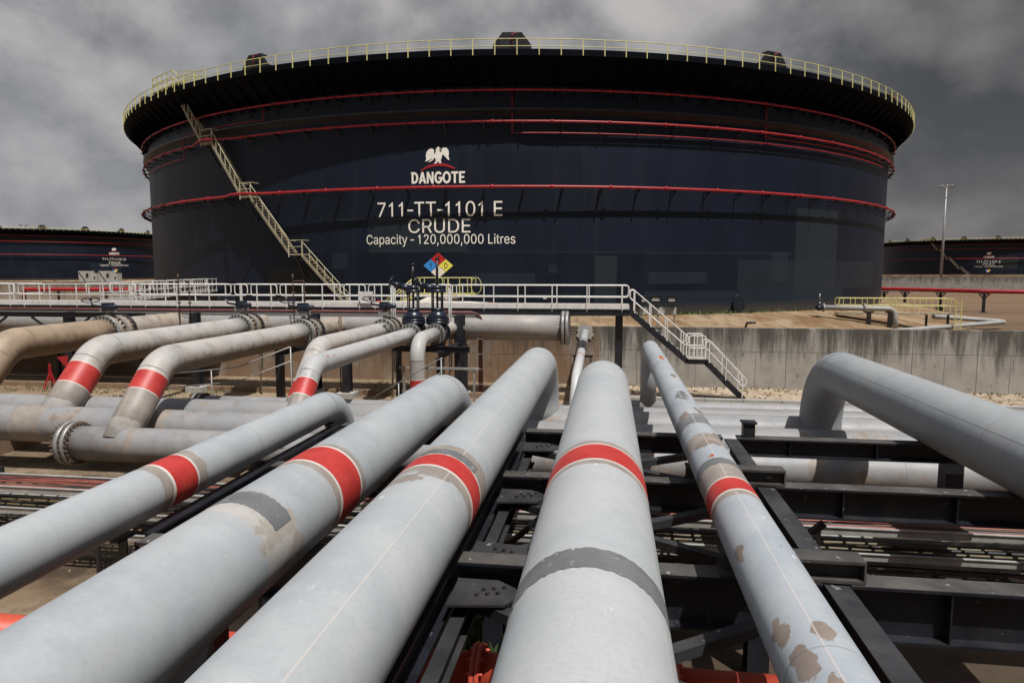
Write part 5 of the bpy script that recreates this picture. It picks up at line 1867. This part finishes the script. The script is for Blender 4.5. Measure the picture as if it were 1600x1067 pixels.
# two hooded cabinets on the beige wall
for k, (x, lab) in enumerate(((-68.9, "pale grey hooded cabinet on the beige wall, farther from the big tank"), (-65.9, "pale grey hooded cabinet on the beige wall, nearer the big tank"))):
    t = thing("cabinet", lab, "cabinet", (x, 82.5, -1.38), "hooded cabinets on the beige wall")
    y0, y1 = 82.05, 83.0
    m = M()
    m.prism([(x - 0.8, -1.38), (x + 0.75, -1.38), (x + 0.75, 0.05), (x - 0.85, 0.05), (x - 0.85, -0.1)], lambda a, b, dd: Vector((a, y1 - dd, b)), 0, y1 - y0)
    part("housing", m, BOXGREY, t)
    m = M()
    m.prism([(x - 0.78, -0.12), (x + 0.1, -1.3), (x + 0.16, -1.3), (x - 0.68, -0.12)], lambda a, b, dd: Vector((a, y0 - dd, b)), 0.0, 0.05)
    m.box(x + 0.28, x + 0.62, y0 - 0.05, y0 - 0.003, -0.75, -0.25)
    part("louvre", m, DARKBOX, t)
    m = M()
    m.box(x + 0.85, x + 1.75, y0 + 0.05, y1, -1.38, -0.25)
    sb = part("side_box", m, BOXGREY, t)
    m = M()
    m.box(x + 1.38, x + 1.55, y0, y0 + 0.045, -0.95, -0.7)
    part("vent", m, DARKBOX, sb)

# flood light masts
def mast(label, x, y, zb, zt):
    t = thing("floodlight_mast", label, "light mast", (x, y, zb))
    m = M()
    m.tube([(x, y, zb), (x, y, zt)], [0.42, 0.16], 12)
    part("pole", m, GALV, t)
    m = M()
    m.tube([(x + 1.5 * math.cos(2 * math.pi * k / 16), y + 1.5 * math.sin(2 * math.pi * k / 16), zt) for k in range(17)], 0.06, 6, (False, False))
    for k in range(4):
        a = math.pi / 2 * k
        m.bar((x, y, zt), (x + 1.5 * math.cos(a), y + 1.5 * math.sin(a), zt), 0.1, 0.1)
    part("head_ring", m, GALV, t)
    for k in range(10):
        a = 2 * math.pi * k / 10
        c_ = Vector((x + 1.75 * math.cos(a), y + 1.75 * math.sin(a), zt + 0.1))
        o_ = Vector((math.cos(a), math.sin(a), -0.7)).normalized()
        m = M()
        m.bar(c_ - o_ * 0.2, c_ + o_ * 0.25, 0.55, 0.45)
        part("floodlight", m, GALV, t)


mast("tall grey floodlight mast standing clear of the big tank against the dark cloud", 89.6, 201.6, FZ, 22.6)
mast("far floodlight mast whose lamps just show over the distant tank", -285, 302, FZ, 22.4)

# yellow railed platform and pipes on the apron
t = thing("platform", "pale yellow railed platform with pipes on the sandy apron", "platform", (23, 58.6, -3.4))
m = M()
m.box(18.4, 27.0, 58.2, 59.3, -3.42, -3.30)
part("deck", m, STAIRTAN, t)
for (a, b) in (((18.4, 58.2), (22.6, 58.2)), ((22.8, 58.2), (27.0, 58.2)), ((18.4, 59.3), (22.6, 59.3)), ((22.8, 59.3), (27.0, 59.3))):
    rail_panel(t, (*a, -3.30), (*b, -3.30), 0.0, 1.15, 1.0, True, YELLOW)
for x in (20.8, 22.6, 25.2, 26.8):
    m = M()
    m.bar((x, 58.7, FZ - 0.2), (x, 58.7, -3.42), 0.14, 0.14)
    part("leg", m, STEEL, t)
m = M()
for s in (0, 0.45):
    m.bar((27.1 + s, 58.25, FZ - 0.1), (27.1 + s, 58.25, -2.2), 0.06, 0.06)
for k in range(9):
    m.bar((27.1, 58.25, FZ + 0.2 + k * 0.28), (27.55, 58.25, FZ + 0.2 + k * 0.28), 0.04, 0.04)
part("ladder", m, YELLOW, t)
APG = pipe_mat("apron_pipe_paint", 0.2, (0.30, 0.30, 0.29), seed=51, dirt=0.3)
m = M()
m.tube(fillet([(16.6, 57.2, -2.85), (22.3, 57.5, -2.95), (22.45, 57.4, FZ)], 0.5, 6), 0.20, 16)
for x in (16.9, 20.0):
    m.tube([(x - 0.06, 57.2 + (x - 16.6) * 0.05, -2.86), (x + 0.06, 57.2 + (x - 16.6) * 0.05, -2.86)], 0.33, 16)
single("apron_pipe", m, APG, "grey pipe leaving the tank foot and elbowing down by the yellow platform", "pipe", (20, 57.3, -3))
m = M()
m.tube(fillet([(26.5, 60.5, -3.7), (33.2, 63.8, -4.25), (33.4, 63.4, -4.3), (22.6, 55.3, -4.42), (20, 53.6, -4.5)], [0.3, 0.1, 1.0], 4), 0.19, 14)
single("apron_pipe", m, APG, "grey pipe hairpin lying on the bare earth past the yellow platform", "pipe", (30, 61, -4.3))
for (x, y, lab) in ((20.4, 57.4, "dark pipe stand under the apron pipe"), (22.0, 57.5, "thicker dark pipe stand near the apron elbow")):
    m = M()
    m.bar((x, y, FZ - 0.2), (x, y, -3.25), 0.26, 0.26)
    m.bar((x - 0.35, y, -3.2), (x + 0.35, y, -3.2), 0.2, 0.1)
    single("pipe_stand", m, STEEL, lab, "stand", (x, y, FZ))
t = thing("valve", "small dark valve with upright spindle at the foot of the tank beside the apron pipe", "valve", (16.6, 57.0, -3))
m = M()
m.tube([(16.5, 56.9, -3.1), (16.5, 56.9, -2.4)], 0.12, 12)
m.tube([(16.25, 56.9, -2.85), (16.7, 56.9, -2.85)], 0.2, 16)
part("body", m, NAVY, t)
m = M()
m.tube([(16.5, 56.9, -2.3), (16.5, 56.9, -1.75)], 0.05, 8)
part("spindle", m, GALV, t)
handwheel(t, (16.5, 56.9, -2.2), (0, 0, 1), 0.3)
m = M()
m.tube([(9.0, 47.2, -3.9), (9.1, 46.9, -3.4), (9.6, 46.7, -3.35)], 0.08, 8)
single("bent_pipe", m, STEEL, "short bent black pipe sticking out of the apron", "pipe", (9, 47, -3.9))

# yellow nozzle platform in front of the tank, steps beside it
t = thing("platform", "pale yellow railed platform with steps at the tank nozzles, under the hazard diamond", "platform", (-11, 44.6, -1.5))
m = M()
m.box(-12.9, -9.0, 44.6, 45.9, -1.62, -1.48)
part("deck", m, YELLOW, t)
for (a, b) in (((-12.9, 44.6), (-11.0, 44.6)), ((-10.9, 44.6), (-9.0, 44.6)), ((-12.9, 45.9), (-9.0, 45.9))):
    rail_panel(t, (*a, -1.48), (*b, -1.48), 0, 1.05, 0.9, True, YELLOW)
m = M()
for s in (44.65, 45.6):
    m.bar((-13.0, s, -1.5), (-16.2, s, -3.9), 0.06, 0.22)
    m.tube([(-13.0, s, -0.45), (-16.2, s, -2.9)], 0.035, 6)
    for k in range(5):
        x = -13.2 - k * 0.7
        m.bar((x, s, -1.6 - k * 0.53), (x, s, -0.55 - k * 0.54), 0.05, 0.05)
for k in range(10):
    m.bar((-13.2 - 0.31 * k, 44.65, -1.65 - 0.23 * k), (-13.2 - 0.31 * k, 45.6, -1.65 - 0.23 * k), 0.2, 0.03)
part("steps", m, YELLOW, t)
for x in (-12.7, -9.2):
    for y in (44.7, 45.8):
        m = M()
        m.bar((x, y, FZ), (x, y, -1.62), 0.1, 0.1)
        part("leg", m, STEEL, t)
m = M()
hoop = [(-8.7 + 0.35 * math.cos(a), 44.5, -0.95 + 0.55 * math.sin(a)) for a in [k * math.pi / 8 for k in range(17)]]
m.tube(hoop, 0.025, 6, (False, False))
part("hoop", m, YELLOW, t)
# white suction lines that reach the tank
for (lab, p_, sd) in (("white suction pipe with red mark lying behind the walkway", [(-18.0, 39.0, -2.05), (-7.9, 38.6, -2.05), (-3.0, 38.4, -2.25), (-2.2, 38.4, -4.0)], 61),
                      ("white suction pipe bending back to the tank foot", [(-11.8, 37.2, -2.6), (-11.8, 44.0, -2.0), (-11.4, 50.2, -2.0)], 62)):
    t = thing("suction_pipe", lab, "pipe", p_[0])
    pp = fillet(p_, 0.7, 6)
    m = M()
    m.tube(pp, 0.33, 24)
    part("pipe_run", m, pipe_mat("suction_paint", 0.33, (0.60, 0.56, 0.50), seed=sd, dirt=0.2, warm=0.3), t)
    if sd == 61:
        for s0 in (4.2, 11.2):
            sleeve(t, pp, s0, s0 + 0.55, 0.336, RED, "red_band", 24)
for x in (-16, -10.5, -5):
    m = M()
    m.box(x - 0.2, x + 0.2, 38.4, 39.2, FZ - 0.1, -2.42)
    single("concrete_sleeper", m, KB, "tall concrete block propping the white suction pipe", "sleeper", (x, 38.8, FZ), "blocks under the suction pipe")

# dark boxes on a stand beyond the stair
t = thing("control_stand", "three dark control boxes over a grey plate beyond the stair", "control box", (2.8, 42.8, FZ))
for (x, w_, z0, z1) in ((1.95, 0.35, -2.05, -1.55), (2.55, 0.7, -2.10, -1.50), (3.55, 0.6, -2.15, -1.52)):
    m = M()
    m.box(x, x + w_ * 0.8, 42.6, 42.95, z0, z1)
    m.box(x - 0.05, x + w_ * 0.8 + 0.05, 42.5, 43.0, z1 + 0.002, z1 + 0.05)
    bx = part("box", m, DARKBOX, t)
    m = M()
    m.box(x + 0.05, x + w_ * 0.8 - 0.05, 42.57, 42.597, z1 - 0.3, z1 - 0.08)
    part("window", m, BOXGREY, bx)
m = M()
m.box(1.9, 4.1, 42.8, 42.84, -2.62, -2.2)
part("back_plate", m, BOXGREY, t)
for x in (2.0, 3.0, 4.0):
    m = M()
    m.bar((x, 42.9, FZ), (x, 42.9, -1.7), 0.08, 0.08)
    part("leg", m, GALV, t)

# red jack stands on the soil between the branches
for i, (x, lab) in enumerate(((-27.4, "red tripod stand with a plain post beside the walkway column"), (-26.5, "red tripod stand topped by a red triangular plate"))):
    t = thing("jack_stand", lab, "stand", (x, 30.0, GZ))
    m = M()
    for k in range(3):
        a = 2 * math.pi * k / 3
        m.bar((x + 0.32 * math.cos(a), 30 + 0.32 * math.sin(a), GZ), (x, 30, GZ + 0.9), 0.06, 0.06)
    m.bar((x, 30, GZ + 0.4), (x, 30, GZ + 1.25), 0.09, 0.09)
    part("tripod", m, REDPIPE, t)
    if i:
        m = M()
        m.prism([(x - 0.35, GZ + 1.62), (x + 0.22, GZ + 1.68), (x + 0.22, GZ + 1.2), (x, GZ + 1.2)], lambda a, b, dd: Vector((a, 29.9 - dd, b)), 0, 0.04)
        part("plate", m, REDPIPE, t)

# ================================================================== weeds and litter
def weeds(name, label, spots, n, h):
    m = M()
    for (x0, x1, y0, y1, z) in spots:
        for k in range(n):
            x, y = random.uniform(x0, x1), random.uniform(y0, y1)
            hh = h * random.uniform(0.4, 1.1)
            a = random.uniform(0, 6.28)
            s = Vector((math.cos(a), math.sin(a), 0)) * 0.03 * (1 + hh)
            zz = z(x, y) if callable(z) else z
            b = Vector((x, y, zz - 0.02))
            tip = b + Vector((random.uniform(-.5, .5) * hh, random.uniform(-.5, .5) * hh, hh))
            mid = b.lerp(tip, 0.55) + Vector((0, 0, 0.06 * hh))
            m.quad([b - s * 0.5, b + s * 0.5, mid + s, mid - s])
            m.quad([mid - s, mid + s, tip])
    o = single(name, m, LEAF, label, "weeds", (0, 0, 0), None, "stuff")
    return o


random.seed(5)


def ring_z(x, y):
    return -3.32


sp = M()
for k in range(2600):
    th = random.choice((random.gauss(22, 6), random.gauss(3, 9), random.uniform(-30, 55)))
    r = 45.2 + abs(random.gauss(0, 0.35))
    a = R_(th)
    b = Vector((TC.x + r * math.sin(a), TC.y - r * math.cos(a), -3.34))
    hh = random.uniform(0.08, 0.42)
    s = Vector((random.uniform(-1, 1), random.uniform(-1, 1), 0)).normalized() * 0.05
    tip = b + Vector((random.uniform(-.2, .2), random.uniform(-.2, .2), hh))
    sp.quad([b - s, b + s, tip])
single("weeds", sp, LEAF, "thin green weeds growing along the foot of the big tank", "weeds", (0, 0, 0), None, "stuff")
weeds("grass_tuft", "green grass on the soil under the gap between two big pipelines", [(-2.2, -0.6, 8.6, 10.6, GZ)], 700, 0.32)
weeds("grass_tuft", "sparse weeds on the soil behind the sloping branch pipes", [(-30, -22, 29.0, 30.2, GZ), (-23, -18, 28.0, 30.3, GZ), (-12, -8, 32, 34.8, GZ)], 200, 0.13)
weeds("grass_tuft", "dry weeds scattered along the foot of the grey bund wall", [(-1, 26, 34.3, 34.95, GZ)], 260, 0.14)
# scattered stones
st = M()
random.seed(8)
for k in range(900):
    if k < 450:
        x, y, z = random.uniform(-2, 26), random.uniform(30.8, 34.9), GZ
    else:
        x, y, z = random.uniform(-26, 12), random.uniform(6.5, 30), GZ
    s = random.uniform(0.02, 0.07)
    a = random.uniform(0, 3)
    st.obox((x, y, z + s * 0.3), (s * math.cos(a), s * math.sin(a), 0.2 * s), (-s * math.sin(a) * 0.7, s * math.cos(a) * 0.7, 0), (0, 0, s * 0.5))
single("gravel", st, KBB, "loose stones scattered over the yard soil", "gravel", (0, 0, 0), None, "stuff")
